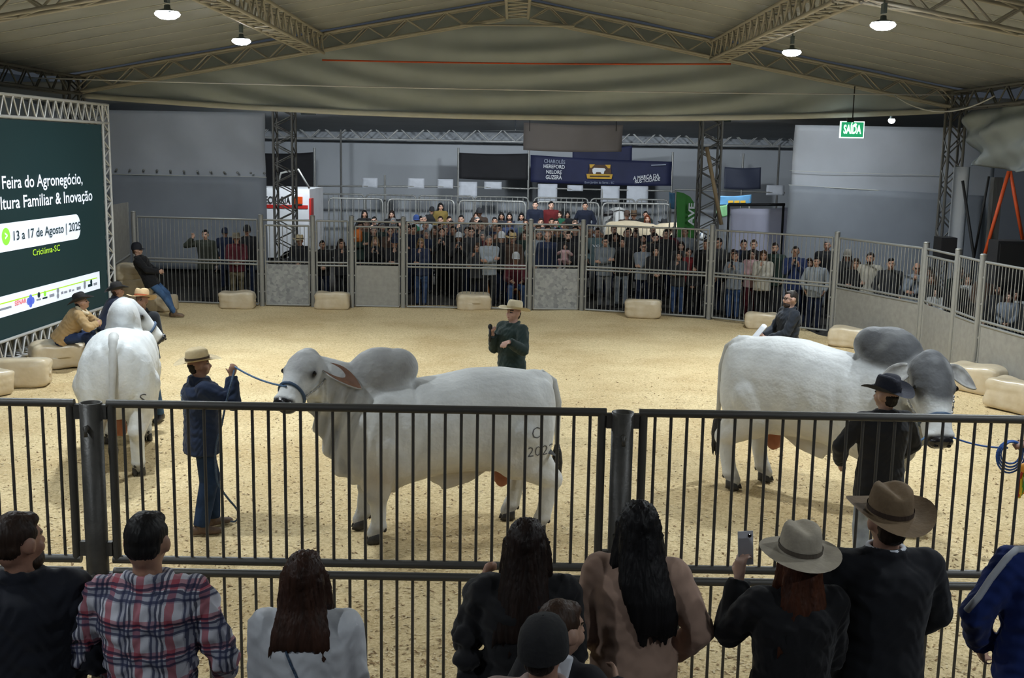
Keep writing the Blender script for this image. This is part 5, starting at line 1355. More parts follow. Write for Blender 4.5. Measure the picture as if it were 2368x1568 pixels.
SKINS = [(.42, .24, .165), (.36, .195, .13), (.48, .29, .21), (.28, .15, .095), (.40, .23, .16)]
def setc(o, c): o.color = (c[0], c[1], c[2], 1)
def dress(label, loc, rz, fig, h=1.75, top=(.02, .02, .022), legs=(.02, .025, .05), shoes=(.03, .025, .022), skin=None, hair=('short', (.02, .014, .01)), hat=None, group=None,
          topmat=None, beard=None, glasses=False, cat='person', z=0.0, topname='jacket', legname='trousers', denim=True, hatz=.155, hattilt=0.0, widen=1.0):
    k = h / 1.75
    R = empty('person', (loc[0], loc[1], z), rz, label, cat, group); R.scale = (k * widen, k * widen, k)
    skin = skin or tuple(c * 1.3 for c in SKINS[random.randrange(5)])
    def child(nm, me, col, par=R):
        o = bpy.data.objects.new(nm, me); link(o, par); setc(o, col); return o
    child('body', fig['body'], skin)
    if topmat:
        if not fig['top'].materials: fig['top'].materials.append(topmat)
    elif not fig['top'].materials: fig['top'].materials.append(M_CLOTH)
    child(topname, fig['top'], top)
    if not fig['legs'].materials: fig['legs'].materials.append(M_DENIM)
    child(legname, fig['legs'], legs)
    for key in 'rl':
        s_ = fig['shoe_' + key]
        if isinstance(s_, MB):
            o = s_.build('shoe', M_LEATH, None, True); fig['shoe_' + key] = o.data; bpy.data.objects.remove(o)
        child('shoe', fig['shoe_' + key], shoes)
    if hair:
        if hat and hair[0] in ('short', 'shortfine'): hair = ('nape', hair[1])
        o = child('hair', hair_mesh(hair[0]), hair[1]); o.matrix_basis = fig['H']
        if hat: o.matrix_basis = fig['H'] @ Matrix.Translation((0, 0, -.012)) @ Matrix.Diagonal((.96, .96, .93, 1))
    if beard:
        key = 'beard'
        if key not in _hairs:
            b = MB(); b.ell((0, .035, .022), (.058, .06, .045)); b.ell((0, .078, .03), (.03, .02, .03)); me = remesh(b, .011, 2); me.materials.append(M_HAIR); _hairs[key] = me
        o = child('beard', _hairs[key], beard); o.matrix_basis = fig['H'] @ Matrix.Translation((0, .004, -.004))
    if hat:
        me, bd = hat_mesh(hat[0]); o = child('hat' if hat[0] not in ('cap', 'beanie') else hat[0], me, hat[1])
        o.matrix_basis = fig['H'] @ Matrix.Translation((0, -.008, hatz)) @ Matrix.Rotation(math.radians(hattilt), 4, 'X')
        if bd and len(hat) > 2: child('band', bd, hat[2], o)
    if glasses:
        if 'gl' not in _hairs:
            b = MB()
            for s in (-1, 1): b.tube([(s * .033 + .024 * math.cos(a), .094, .108 + .018 * math.sin(a)) for a in np.linspace(0, 2 * PI, 13)], .0035, 5); b.tube([(s * .057, .092, .11), (s * .08, .0, .112)], .0032, 5)
            b.tube([(-.01, .1, .11), (.01, .1, .11)], .0035, 5); o = b.build('g', M_GLASS); _hairs['gl'] = o.data; bpy.data.objects.remove(o)
        o = child('spectacles', _hairs['gl'], (0, 0, 0)); o.matrix_basis = fig['H']
    return R
def phone_at(p, rz, lab, tilt=0.0, m=None):
    t = empty('smartphone', p, rz, lab, 'smartphone'); t.rotation_euler.x = tilt
    b = MB(); b.loft([((0, -.004, -.075), (.036, 0, 0), (0, .004, 0)), ((0, -.004, .075), (.036, 0, 0), (0, .004, 0))], 20, p=6); b.build('case', m or mat('phone_case', rgb(190, 190, 196), .3), t)
    MB().box((-.033, .0002, -.071), (.033, .0012, .071)).build('display', mat('phone_screen', rgb(30, 32, 38), .1), t)
    MB().ell((.018, -.009, .055), (.009, .003, .009), None, 10, 6).build('camera_lens', M_EYE, t)
    return t
# ------------------------------------------------------------------ people in the ring
BLK = (.012, .012, .014); NVY = (.018, .028, .07); JEAN = (.05, .10, .22); DJEAN = (.02, .035, .08); STRAW = (.62, .50, .30); BROWN = (.06, .03, .018)
HV = .0128
# handler with the raised rope, left
hx, hy = at(474, 1226).x, at(474, 1226).y
f1 = figure(dict(rh=(.17, .25, 1.53), re=(.3, .1, -1), rd=(.05, .25, 1), rn=(-1, .2, 0), rt=(-.2, -1, 0), rc=1.2, lh=(-.2, .12, .96), le=(-.6, -.5, -.4), lc=.9, rf=(.11, -.06), lf=(-.1, .10), hyaw=-6, hpitch=-6), HV, bulk=.044, hem=.78, wrinkle=.005, legw=.018)
P1 = dress('man in straw hat and navy jacket leading the middle bull by a blue rope', (hx, hy), math.radians(-62), f1, 1.72, (.018, .03, .066), (.022, .045, .10), (.16, .10, .07), SKINS[1], ('short', (.02, .015, .012)), ('straw', STRAW, (.05, .03, .02)), denim=True)
def PW(R, p): return R.matrix_basis @ Vector(p)
em = empty
# emblem on the back of his jacket
bvj = BVHTree.FromPolygons([tuple(v.co) for v in f1['top'].vertices], [tuple(p.vertices) for p in f1['top'].polygons])
def back_print(R, bv, txt, x0, w_, z, m, nm='back_print', fn=None):
    me = text_mesh(txt, .0, 1.0, 2); a = verts_np(me); k = w_ / (a[:, 0].max() - a[:, 0].min()); V = []
    for vx, vy, _ in a:
        X = x0 + (vx - a[:, 0].min()) * k; Z = z + vy * k; h = bv.ray_cast(Vector((X, -1.0, Z)), Vector((0, 1, 0))); V.append(h[0] + h[1] * .004 if h[0] else Vector((X, -.16, Z)))
    set_verts(me, np.array(V)); me.materials.clear(); me.materials.append(m); o = bpy.data.objects.new(nm, me); link(o, R); return o
M_PRINT = mat('pale_print', rgb(150, 168, 190), .7)
back_print(P1, bvj, 'O', -.075, .12, 1.24, M_PRINT); back_print(P1, bvj, 'A', -.045, .06, 1.27, M_PRINT); back_print(P1, bvj, '— —', -.09, .15, 1.17, M_PRINT); back_print(P1, bvj, '— — —', -.09, .15, 1.15, M_PRINT)
# rope from his hand to the halter and its hanging tail
hw = PW(P1, f1['arm']['r'][2] + Vector((.0, .03, .085))); nose = l2w(B1, hp1(.40, -.02, .12))
ns = l2w(B1, hp1(.44, .0, .10))
rp = sagline(hw, ns, .03, 14)
o = MB().tube(rp, .009, 7).build('lead_rope', M_ROPE, None, True); tag(o, 'blue lead rope stretched from raised hand to the middle bull', 'rope')
Rr = lambda px, py, Y: ad(px, py, Y)
tail = [hw - UP * .02, Rr(534, 888, hy - .18), Rr(522, 935, hy - .2), Rr(512, 985, hy - .2), Rr(500, 1030, hy - .16), Rr(498, 1070, hy - .15), Rr(503, 1115, hy - .15), Rr(525, 1150, hy - .12), Rr(546, 1175, hy - .1), Rr(552, 1192, hy - .1), Rr(545, 1205, hy - .08), Rr(534, 1206, hy - .05)]
def smooth_path(pts, n=4):
    pts = [Vector(p) for p in pts]; out = []
    for i in range(len(pts) - 1):
        p0, p1, p2, p3 = pts[max(i - 1, 0)], pts[i], pts[i + 1], pts[min(i + 2, len(pts) - 1)]
        for k in range(n):
            t = k / n; out.append(.5 * ((2 * p1) + (p2 - p0) * t + (2 * p0 - 5 * p1 + 4 * p2 - p3) * t * t + (3 * p1 - p0 - 3 * p2 + p3) * t ** 3))
    return out + [pts[-1]]
o = MB().tube(smooth_path(tail), .0095, 6).build('loose_rope', M_DKROPE, None, True); tag(o, 'loose dark rope end dangling beside the man in navy jacket', 'rope')

# announcer in the middle
jp = at(1186, 682, 1.84); 
f2 = figure(dict(rh=(.06, .25, 1.36), re=(.5, -.3, -1), rd=(-.3, .3, .9), rn=(-.8, -.4, .2), rt=(-.2, -.6, .6), rc=1.25, lh=(-.36, .27, 1.33), le=(-.4, -.5, -1), ld=(-.45, .85, -.02), ln=(.2, -.1, -1), lt=(.6, -.1, .5), lc=.5, hyaw=6, hpitch=-10, twist=8), HV, bulk=.036, hem=.78, wrinkle=.005)
P2 = dress('announcer in straw hat and dark green jacket speaking into a microphone', (jp.x, jp.y), math.radians(122), f2, 1.74, (.014, .028, .026), (.015, .02, .04), (.03, .025, .02), (.50, .30, .24), ('short', (.03, .02, .014)), ('straw', (.58, .50, .34), (.45, .36, .2)))
wr = f2['arm']['r'][2]; mt = PW(P2, wr + Vector((-.03, .055, .08)))
mic = empty('microphone', mt - UP * .08, label='black handheld microphone in the announcer\'s hand', cat='microphone')
MB().tube([(0, 0, -.08), (0, 0, .08)], [.013, .018], 10).build('handle', M_BLKST, mic, True); MB().ell((0, 0, .105), (.028, .028, .036), None, 14, 10).build('grille', M_BLACK, mic, True)

# man with glasses and a paper, right
gp = at(1828, 668, 1.76)
f3 = figure(dict(rh=(.12, .32, 1.08), re=(.7, -.4, -.6), rd=(-.5, .8, 0), rc=.9, lh=(-.1, .33, 1.08), le=(-.7, -.4, -.6), ld=(.5, .8, 0), lc=.9, hyaw=4, hpitch=-4), HV, bulk=.026, hem=.82, wrinkle=.005)
P3 = dress('man with glasses and dark jacket holding a sheet of paper inside the ring', (gp.x, gp.y), math.radians(100), f3, 1.74, (.02, .025, .035), (.02, .025, .05), (.03, .025, .02), (.50, .31, .24), ('short', (.035, .028, .024)), None, glasses=True, beard=(.05, .035, .03))
pp = PW(P3, (0, .42, 1.10)); o = sheet('paper', lambda u, v: Vector((pp.x - .14 + .2 * v, pp.y - .16 + .30 * u, pp.z - .10 + .26 * v + .012 * math.sin(u * 4))), 8, 6, M_PAPER, None, .002); tag(o, 'white sheet of paper held by the man with glasses', 'paper')

# handler in black hat, right
kp = at(2052, 858, 1.86)
f4 = figure(dict(rh=(.22, .28, 1.02), re=(1, -.3, -.2), rc=.9, lh=(-.25, .24, 1.0), le=(-1, -.4, -.2), lc=.9, hyaw=28, hpitch=-3, twist=4), HV, bulk=.034, hem=.72, wrinkle=.0035)
P4 = dress('man in black wide-brimmed hat and black jacket before the dark-humped bull', (kp.x, kp.y), math.radians(4), f4, 1.78, BLK, (.42, .47, .55), (.1, .06, .04), SKINS[2], ('short', (.015, .012, .012)), ('cowboy', (.012, .014, .026), (.02, .02, .03)))
for dx in (-.03, .0, .03): pass
# rope and coil held at the right frame edge
rpos = ad(2351, 1036, 9.75)
f5 = figure(dict(rh=(.2, .30, 1.04), re=(.5, -.7, -.5), lh=(-.12, .42, 1.10), le=(-.8, -.5, -.4), ld=(.1, 1, -.1), ln=(.6, 0, -.8), lt=(.3, .2, 1), lc=1.25, rc=.9), HV, bulk=.028, hem=.82)
lw = f5['arm']['l'][2]; k = 1.0
# place him so that his left hand is at rpos, facing left (+Y local -> -X world)
rz5 = math.radians(84); off = Matrix.Rotation(rz5, 3, 'Z') @ (lw + Vector((0, .08, 0)))
P5 = dress('man in dark jacket at the right edge holding a coiled blue rope', (rpos.x - off.x, rpos.y - off.y), rz5, f5, 1.74, BLK, DJEAN, BROWN, (.20, .10, .065), ('short', (.02, .015, .012)), ('cowboy', (.05, .035, .03), BLK))
cz = rpos.z - .015
coil = MB()
for k in range(4):
    cc = Vector((rpos.x - .05, rpos.y, cz - .03)); rx, rzz = .085 + .014 * k, .10 + .016 * k
    coil.tube([cc + Vector((rx * math.cos(a) + .006 * k, .012 * math.sin(a * 2 + k) + .01 * k, rzz * math.sin(a) - .015 * k)) for a in np.linspace(0, 2 * PI, 25)], .0085, 6)
bn = l2w(B2, hp2(.44, 0, -.06))
coil.tube(sagline(rpos + Vector((-.08, 0, 0)), bn, .05, 14), .0085, 6)
tag(coil.build('coiled_rope', mat('bright_blue_rope', rgb(38, 86, 160), .6, 0, .2, 60, bump=.4, bscale=90), None, True), 'coiled blue rope running to the dark-humped bull at the right edge', 'rope')
b2 = l2w(B2, hp2(.40, -.05, -.14)); b3 = l2w(B2, hp2(.30, -.12, -.25)) + Vector((-.12, -.05, -.15))
tag(MB().tube(sagline(b2, PW(P4, f4['arm']['r'][2] + Vector((.0, .08, 0))), .04, 10), .011, 6).build('lead_rope', M_ROPE, None, True), 'short blue lead rope under the chin of the dark-humped bull', 'rope')
# ribbons hanging at his side
rb = ad(2364, 1092, 9.7); t = empty('award_ribbon', rb, label='yellow red and green ribbons hanging at the right edge', cat='ribbon')
for k, (c, dx) in enumerate((('red', -.015), ('yellow', .0), ('green', .02), ('gold', .035))):
    colr = {'red': rgb(176, 40, 30), 'yellow': rgb(225, 190, 40), 'green': rgb(60, 140, 50), 'gold': rgb(205, 140, 40)}[c]
    o = sheet('strip', lambda u, v, dx=dx: (dx + .025 * u - .02 * v, .012 * math.sin(v * 6 + dx * 80), .03 - (.27 - abs(dx)) * v), 2, 10, mat('ribbon_' + c, colr, .5), t, .002)
MB().ell((.01, 0, .04), (.045, .02, .045), None, 14, 8).build('rosette', mat('ribbon_gold', rgb(205, 140, 40), .5), t, True)

# handler behind the left bull
lp = at(362, 975)
f6 = figure(dict(rh=(.16, .34, 1.2), re=(.8, -.4, -.4), rc=1, lh=(-.2, .3, 1.05), rf=(.14, .02), lf=(-.13, -.1), hpitch=-14, hyaw=10, lean=6), .014, bulk=.026, hem=.84)
P6 = dress('man in straw hat with orange brim and dark jacket behind the left bull', (lp.x - .12, lp.y, 0), math.radians(165), f6, 1.74, (.012, .014, .018), (.06, .12, .22), (.04, .03, .028), SKINS[1], ('short', BROWN), ('straw', (.56, .40, .22), (.45, .12, .05)))
# seated man in tan jacket
sp_ = at(186, 845); sb_ = bpy.data.objects['wrapped_bale.009'].location
f7 = figure(dict(pz=.50, lean=38, py=-.02, rf=(.14, .42), lf=(-.14, .40), rh=(.10, .52, .72), re=(.8, .1, -.4), lh=(-.06, .54, .72), le=(-.8, .1, -.4), rc=.9, lc=.9, hpitch=-18, hyaw=5), .0125, bulk=.036, hem=.86, wrinkle=.006)
P7 = dress('man in tan jacket with fleece collar and black hat sitting on a bale', (sb_.x + .12, sb_.y - .02), math.radians(-78), f7, 1.76, (.40, .27, .13), (.03, .05, .12), BROWN, SKINS[4], ('short', (.02, .015, .012)), ('cowboy', (.014, .013, .014), BLK))
o = MB().tube([f7['U'] @ Vector((math.cos(a) * .098, -.01 + math.sin(a) * .095, 1.485)) for a in np.linspace(0, 2 * PI, 20)], .03, 8).build('fleece_collar', mat('fleece', rgb(206, 190, 160), .95, 0, .1, 20, bump=.5, bscale=60), P7, True)
q = at(236, 815); bale(0, 0, 20, 'wrapped bale under the man in dark blue behind the left bull', 3, .9, 0, Vector((q.x, q.y, 0)))
f8 = figure(dict(pz=.50, lean=30, rf=(.14, .42), lf=(-.14, .40), rh=(.10, .46, .74), lh=(-.1, .46, .74), rc=.9, lc=.9, hpitch=-10), .016, bulk=.03, hem=.86)
P8 = dress('man in dark blue jacket and black hat half hidden behind the left bull', (q.x + .05, q.y), math.radians(-60), f8, 1.7, (.014, .02, .045), (.02, .03, .06), BROWN, SKINS[1], ('short', BROWN), ('cowboy', (.02, .018, .018), BLK))
# leaning man by the bale stack
le = at(398, 733)
f9 = figure(dict(pz=.80, py=-.22, lean=-24, rf=(.06, .30), lf=(-.1, .22), rk=(.1, 1, .3), lk=(-.1, 1, .3), rh=(.08, -.02, .98), re=(.8, -.5, -.3), rd=(-.6, .6, .1), rc=.8, lh=(-.1, -.02, .96), le=(-.8, -.5, -.3), ld=(.5, .8, .1), lc=.8, hyaw=-5, hpitch=-4), .0125, bulk=.03, hem=.80, wrinkle=.005)
P9 = dress('man in black jacket, cap and jeans leaning back against the bale stack', (le.x - .22, le.y), math.radians(-84), f9, 1.74, BLK, (.07, .14, .28), (.2, .13, .08), SKINS[2], ('short', BROWN), ('cap', (.012, .013, .02)), hatz=.15)

# ------------------------------------------------------------------ near spectators on the deck
NV = .012
def near(px, py, h, hat=0.0):
    p = at(px, py, DECK + h + hat); return (p.x, p.y)
HB = (.03, .016, .01)
n1 = figure(dict(hyaw=-32, hpitch=-2, rh=(.2, .25, 1.05), lh=(-.2, .25, 1.05)), NV, bulk=.055, hem=.82, wrinkle=.006, lump=None)
Q1 = dress('balding man in dark navy puffer jacket at the bottom left corner', near(42, 1182, 1.76), math.radians(2), n1, 1.76, (.012, .014, .022), DJEAN, z=DECK, skin=(.42, .22, .15), hair=('shortfine', (.045, .026, .018)), beard=(.05, .03, .02))
n2 = figure(dict(rh=(.22, .22, 1.0), lh=(-.24, .2, 1.0), re=(.6, -.7, -.3), le=(-.6, -.7, -.3)), NV, bulk=.022, hem=.80, wrinkle=.009)
Q2 = dress('man in red, white and navy plaid shirt with short dark hair', near(338, 1182, 1.78), math.radians(-3), n2, 1.78, (1, 1, 1), DJEAN, z=DECK, skin=(.42, .23, .15), hair=('shortfine', (.018, .016, .016)), topmat=M_PLAID, topname='shirt')
n3 = figure(dict(rh=(.1, .28, 1.1), lh=(-.1, .28, 1.1), re=(.35, -.5, -.8), le=(-.35, -.5, -.8), hpitch=-4), NV, fem=True, bulk=.034, hem=.82, wrinkle=.003)
Q3 = dress('woman with shoulder-length dark brown hair and white sweater', near(705, 1275, 1.64), 0, n3, 1.64, (.68, .70, .74), DJEAN, z=DECK, hair=('longmid', (.05, .022, .014)), topname='sweater')
bvs = BVHTree.FromPolygons([tuple(v.co) for v in n3['top'].vertices], [tuple(p.vertices) for p in n3['top'].polygons])
st = []
for k in range(16):
    t = k / 15; X = -.06 + .22 * t; Z = 1.40 - .55 * t; h_ = bvs.ray_cast(Vector((X, -1, Z)), Vector((0, 1, 0)))
    if h_[0]: st.append(h_[0] + Vector((0, -.003, 0)))
if len(st) > 3: MB().tube(st, .0055, 6).build('bag_strap', M_DKROPE, Q3, True)
def puff(b):
    for p in ((-.225, .12, 1.37), (-.235, .05, 1.30), (-.25, -.02, 1.22), (-.25, -.04, 1.12), (-.235, .0, 1.02)): b.ell(p, (.068, .068, .055))
n4 = figure(dict(lh=(-.2, .2, 1.38), le=(-.3, -.4, -1), lc=1.1, rh=(.14, .25, 1.08), re=(.3, -.5, -.7), hyaw=-4), NV, fem=True, bulk=.038, hem=.98, wrinkle=.006, lump=puff)
Q4 = dress('woman with long dark brown hair and puffy black jacket', near(1219, 1201, 1.68), math.radians(-2), n4, 1.68, (.012, .012, .014), (.018, .024, .07), z=DECK, hair=('longfine', (.022, .012, .009)))
n5 = figure(dict(rh=(.12, .3, 1.15), lh=(-.05, .3, 1.2), hyaw=-18, hpitch=-4, lc=.6), NV, bulk=.022, hem=.84)
Q5 = dress('person in black knitted cap and beige top carrying a small child', near(1262, 1426, 1.60, 0), math.radians(-8), n5, 1.60, (.40, .30, .27), DJEAN, z=DECK, skin=(.36, .2, .14), hair=('short', (.02, .014, .012)), hat=('beanie', (.012, .012, .014)), hatz=.118)
n6 = figure(dict(pz=.80, rf=(.12, .3, .3), lf=(-.12, .3, .3), rh=(.18, .3, 1.15), lh=(-.2, .28, 1.12), hyaw=-22), .014, bulk=.045, hem=.84, child=True, fem=True)
tp = at(1300, 1386, DECK + 1.56)
Q6 = dress('small brown-haired child in black and white jacket carried before the deck', (tp.x, tp.y), math.radians(-30), n6, 1.28, (.02, .02, .024), DJEAN, z=tp.z - 1.67 * 1.28 / 1.75, skin=(.46, .28, .2), hair=('short', (.06, .032, .02)))
MB().loft([((.02, -.135, 1.44), (.12, 0, 0), (0, .04, 0)), ((.05, -.17, 1.3), (.07, 0, 0), (0, .04, 0)), ((.09, -.16, 1.1), (.05, 0, 0), (0, .05, 0)), ((.10, -.14, .95), (.03, 0, 0), (0, .05, 0))], 14).build('white_stripe', mat('white_cloth', rgb(200, 204, 212), .8), Q6, True)
n7 = figure(dict(rh=(.19, .12, .98), re=(.8, -.6, 0), rd=(-.3, .4, -.8), lh=(-.16, .2, .98), le=(-.35, -.6, 0), ld=(.3, .4, -.8), hyaw=16, twist=-6, side=0), NV, fem=True, bulk=.034, coat=.45, hem=.84, wrinkle=.0028)
Q7 = dress('woman with very long black hair and tan coat, hands in pockets', near(1478, 1160, 1.70), math.radians(-4), n7, 1.70, (.42, .28, .215), DJEAN, z=DECK, hair=('verylong', (.010, .009, .010)), topname='coat')
n8 = figure(dict(lh=(-.2, .24, 1.44), le=(-.25, -.3, -1), ld=(.1, .25, 1), ln=(.8, .5, 0), lt=(.2, .9, .3), lc=.55, rh=(.1, .28, 1.1), re=(.3, -.4, -.7), hyaw=6, hpitch=-4), .0085, fem=True, bulk=.034, coat=.62, hem=.84, wrinkle=.005, deci=.6)
Q8 = dress('woman with beige felt hat and reddish hair filming with a phone', near(1852, 1186, 1.625, .10), math.radians(2), n8, 1.64, (.010, .010, .012), BLK, z=DECK, skin=(.50, .31, .24), hair=('longfine', (.07, .022, .010)), hat=('fedora', (.42, .37, .29), (.10, .08, .06)), topname='coat')
lw = n8['arm']['l'][2]; phone_at(PW(Q8, lw + Vector((.035, .055, .13))), math.radians(12), 'smartphone held up by the woman in beige hat', -.15)
n9 = figure(dict(rh=(.2, .25, 1.0), re=(1, -.5, -.2), lh=(-.22, .24, 1.05), le=(-1, -.4, -.2), hyaw=4, hpitch=-6), NV, bulk=.04, hem=.76, wrinkle=.003)
Q9 = dress('man in brown felt cowboy hat and black jacket seen from behind', near(2058, 1104, 1.74, .09), math.radians(3), n9, 1.76, (.011, .012, .016), BLK, z=DECK, skin=(.36, .2, .14), hair=('short', (.03, .02, .015)), hat=('felt', (.20, .135, .075), (.05, .03, .02)))
o = MB().tube([n9['U'] @ Vector((math.cos(a) * .074, -.012 + math.sin(a) * .074, 1.512)) for a in np.linspace(0, 2 * PI, 20)], .012, 8).build('shirt_collar', M_PAPER, Q9, True)
n10 = figure(dict(rh=(.2, .2, 1.0), lh=(-.21, .16, .96), le=(-1, -.4, 0), re=(1, -.4, 0)), NV, bulk=.04, hem=.86, wrinkle=.006)
sp10 = at(2432, 1278, DECK + 1.46)
Q10 = dress('person in royal blue track jacket with white shoulder stripe at the right edge', (sp10.x, sp10.y), math.radians(6), n10, 1.74, (.012, .03, .16), (.08, .16, .3), z=DECK, hair=('short', BROWN))
ar = n10['arm']['l']; nrmv = Vector((-.75, -.35, .35)).normalized()
MB().tube([ar[0] + Vector((.07, -.03, .082)), ar[0] + Vector((-.015, -.045, .085)), ar[0] + Vector((-.06, -.05, .045)), ar[0].lerp(ar[1], .3) + Vector((-.075, -.04, .02)), ar[0].lerp(ar[1], .65) + Vector((-.07, -.04, .02)), ar[1] + Vector((-.066, -.03, .03))], .016, 8).build('white_stripe', mat('white_cloth', rgb(200, 204, 212), .8), Q10, True)
# ------------------------------------------------------------------ the crowd behind the far fence
CV = .0165
PO = {
 'down': dict(rh=(.27, .03, .87), lh=(-.27, .03, .87)), 'cross': dict(rh=(-.10, .21, 1.20), re=(.9, .1, -.7), rd=(-.9, .1, .2), rn=(0, -1, 0), rt=(0, 0, 1), lh=(.10, .25, 1.15), le=(-.9, .1, -.7), ld=(.9, .1, .2), ln=(0, -1, 0), lt=(0, 0, 1)),
 'phone': dict(rh=(.09, .27, 1.38), re=(.5, -.1, -1), rd=(-.1, .2, 1), rn=(-1, -.4, 0), rt=(-.3, -1, 0), rc=.9, lh=(-.05, .25, 1.34), le=(-.5, -.1, -1), ld=(.1, .2, 1), ln=(1, -.4, 0), lt=(.3, -1, 0), lc=.9, hpitch=-6),
 'chin': dict(rh=(.06, .17, 1.40), re=(.5, .1, -1), rd=(-.3, -.1, 1), rn=(-.3, -1, 0), rt=(-1, 0, .2), rc=1.1, lh=(.06, .24, 1.14), le=(-.9, .1, -.6), ld=(.9, .1, .1), ln=(0, -1, 0)),
 'clasp': dict(rh=(.06, .25, 1.03), re=(.8, -.4, -.3), rd=(-.7, .5, -.2), rc=.8, lh=(-.06, .25, 1.03), le=(-.8, -.4, -.3), ld=(.7, .5, -.2), lc=.8),
 'pocket': dict(rh=(.22, .10, .95), re=(.9, -.6, 0), lh=(-.22, .10, .95), le=(-.9, -.6, 0)),
 'sit': dict(pz=.50, lean=12, rf=(.16, .40), lf=(-.16, .40), rh=(.14, .40, .66), lh=(-.14, .40, .66)),
 'raise': dict(lh=(.27, .03, .87), rh=(.26, .10, 1.56), re=(.8, -.1, -1), rd=(-.1, .1, 1), rn=(0, 1, 0), rt=(-1, 0, 0), rc=.5),
}
PO['raise'] = dict(lh=(-.27, .03, .87), rh=(.27, .10, 1.55), re=(.8, -.1, -1), rd=(-.1, .1, 1), rn=(0, 1, 0), rt=(-1, 0, 0), rc=.5)
_fig = {}
def fig(pose, fem):
    k = (pose, fem)
    if k not in _fig: _fig[k] = figure(dict(PO[pose]), CV, fem=fem, bulk=.032, hem=.80)
    return _fig[k]
K = dict(black=BLK, char=(.03, .031, .034), navy=(.016, .024, .055), dgrn=(.018, .035, .028), olive=(.035, .04, .03), grey=(.17, .19, .21), lgrey=(.28, .31, .34), white=(.46, .47, .47), cream=(.46, .43, .36), red=(.22, .018, .022), maroon=(.085, .012, .018),
         pink=(.55, .16, .24), ppink=(.5, .32, .32), green=(.02, .17, .09), blue=(.03, .07, .24), denim=(.2, .225, .26), tan=(.3, .2, .1), brown=(.07, .04, .026), yellow=(.4, .28, .07), orange=(.5, .11, .02), teal=(.10, .15, .16), jean=(.045, .085, .19), djean=(.015, .022, .05), khaki=(.24, .2, .12), gtrous=(.2, .21, .22))
HC = dict(b=(.010, .008, .008), d=(.025, .014, .010), m=(.07, .038, .022), y=(.30, .19, .09), g=(.26, .26, .26), r=(.16, .04, .015))
GR = 'spectators behind the far fence'
def P(px, hy, sx, pose, top, legs, hair, desc, h=None, hat=None, smax=None, gl=False, beard=False, z=0.0, yaw=0, pos=None):
    fem = sx == 'f'; h = h or (1.63 if fem else 1.75); hh_ = h + ((.06 if hat and hat[0] in ('straw', 'felt', 'cowboy') else .0) if hat else 0)
    sf_ = float(np.interp(px, [316, 607, 1344, 1638, 1922, 2137, 2205, 2257, 2368], [101, 102, 102, 105.4, 114.5, 125, 131, 137, 146])) * .968
    smax = min(smax or 999, sf_)
    if pos: loc, ztop_ = pos[0], pos[1]
    else: loc, ztop_ = stand(px, hy, hh_, smax); k = ztop_ / hh_; h *= k
    rz_ = PI - math.atan2(loc.x, loc.y) * -.0 + math.radians(yaw + random.uniform(-14, 14))
    # face the ring
    rz_ = math.atan2(-(0.2 * loc.x - loc.x) * -1, 1) * 0 + PI + math.radians(random.uniform(-16, 16) + yaw) - math.atan2(loc.x * .6, 14)
    return dress(desc, (loc.x, loc.y, 0), rz_, fig(pose, fem), h, K[top] if isinstance(top, str) else top, K[legs], K['black'], None, (hair[0], HC[hair[1]]) if hair else None, hat, GR, beard=HC[beard] if beard else None, glasses=gl, z=z - .05, hatz=.15 if hat and hat[0] != 'cap' else .14, widen=1.0)
S1 = ('short', 'b'); S2 = ('short', 'd'); SG = ('short', 'g'); L1 = ('long', 'b'); L2 = ('long', 'd'); LY = ('long', 'y'); LM = ('long', 'm'); PT = ('pony', 'd'); BO = ('bob', 'd')
CW = (.55, .56, .57)
# left, before the sheet wall
P(474, 526, 'm', 'raise', 'olive', 'char', S1, 'man in dark olive coat raising one hand, leftmost behind the fence', 1.78, yaw=-20)
P(520, 524, 'm', 'pocket', 'navy', 'djean', S1, 'man in navy jacket and dark cap behind the man in maroon', 1.76, ('cap', K['navy']), smax=90)
P(546, 530, 'm', 'clasp', 'maroon', 'khaki', SG, 'man in maroon jacket and khaki trousers behind the left panel', 1.72, ('straw', (.2, .17, .12)))
P(571, 518, 'm', 'down', 'black', 'navy', S1, 'tall man in black jacket and black cap left of the speckled gate', 1.80, ('cap', K['black']), smax=94)
P(693, 535, 'm', 'clasp', 'black', 'djean', ('short', 'm'), 'man in straw hat and black jacket looking down behind the speckled gate', 1.72, ('straw', STRAW, K['brown']))
P(745, 551, 'm', 'clasp', 'black', 'djean', S1, 'boy in black jacket behind the narrow barred panel', 1.55)
P(789, 548, 'f', 'chin', 'black', 'black', L2, 'woman in black behind the narrow barred panel, hand at her face', 1.62, yaw=25)
# centre left front row
P(834, 552, 'f', 'clasp', 'pink', 'white', BO, 'child in bright pink jacket behind the plain grey gate', 1.25, smax=99, yaw=20)
P(868, 543, 'f', 'phone', 'black', 'black', ('bob', 'y'), 'blonde woman in black jacket filming behind the plain grey gate', 1.60)
P(913, 545, 'm', 'chin', 'black', 'djean', S1, 'man in black jacket and dark cap shading his eyes behind the plain gate', 1.66, ('cap', K['navy']))
P(973, 546, 'f', 'chin', 'navy', 'jean', ('bob', 'y'), 'fair-haired woman in navy jacket and jeans, hand at her chin', 1.62, gl=True)
P(1022, 523, 'f', 'phone', 'black', 'black', PT, 'woman with pinned-up hair in black holding a phone up, left of white cap', 1.70, smax=99)
P(1061, 534, 'f', 'phone', 'black', 'black', L2, 'woman with white cap and long hair in black jacket', 1.64, ('cap', CW))
P(1090, 521, 'm', 'down', 'char', 'djean', ('short', 'd'), 'man in dark jacket standing right of the woman with white cap', 1.76, smax=95)
P(1116, 531, 'f', 'down', 'maroon', 'black', ('bob', 'g'), 'grey-haired woman with dark red scarf behind the wide panel', 1.62, smax=94)
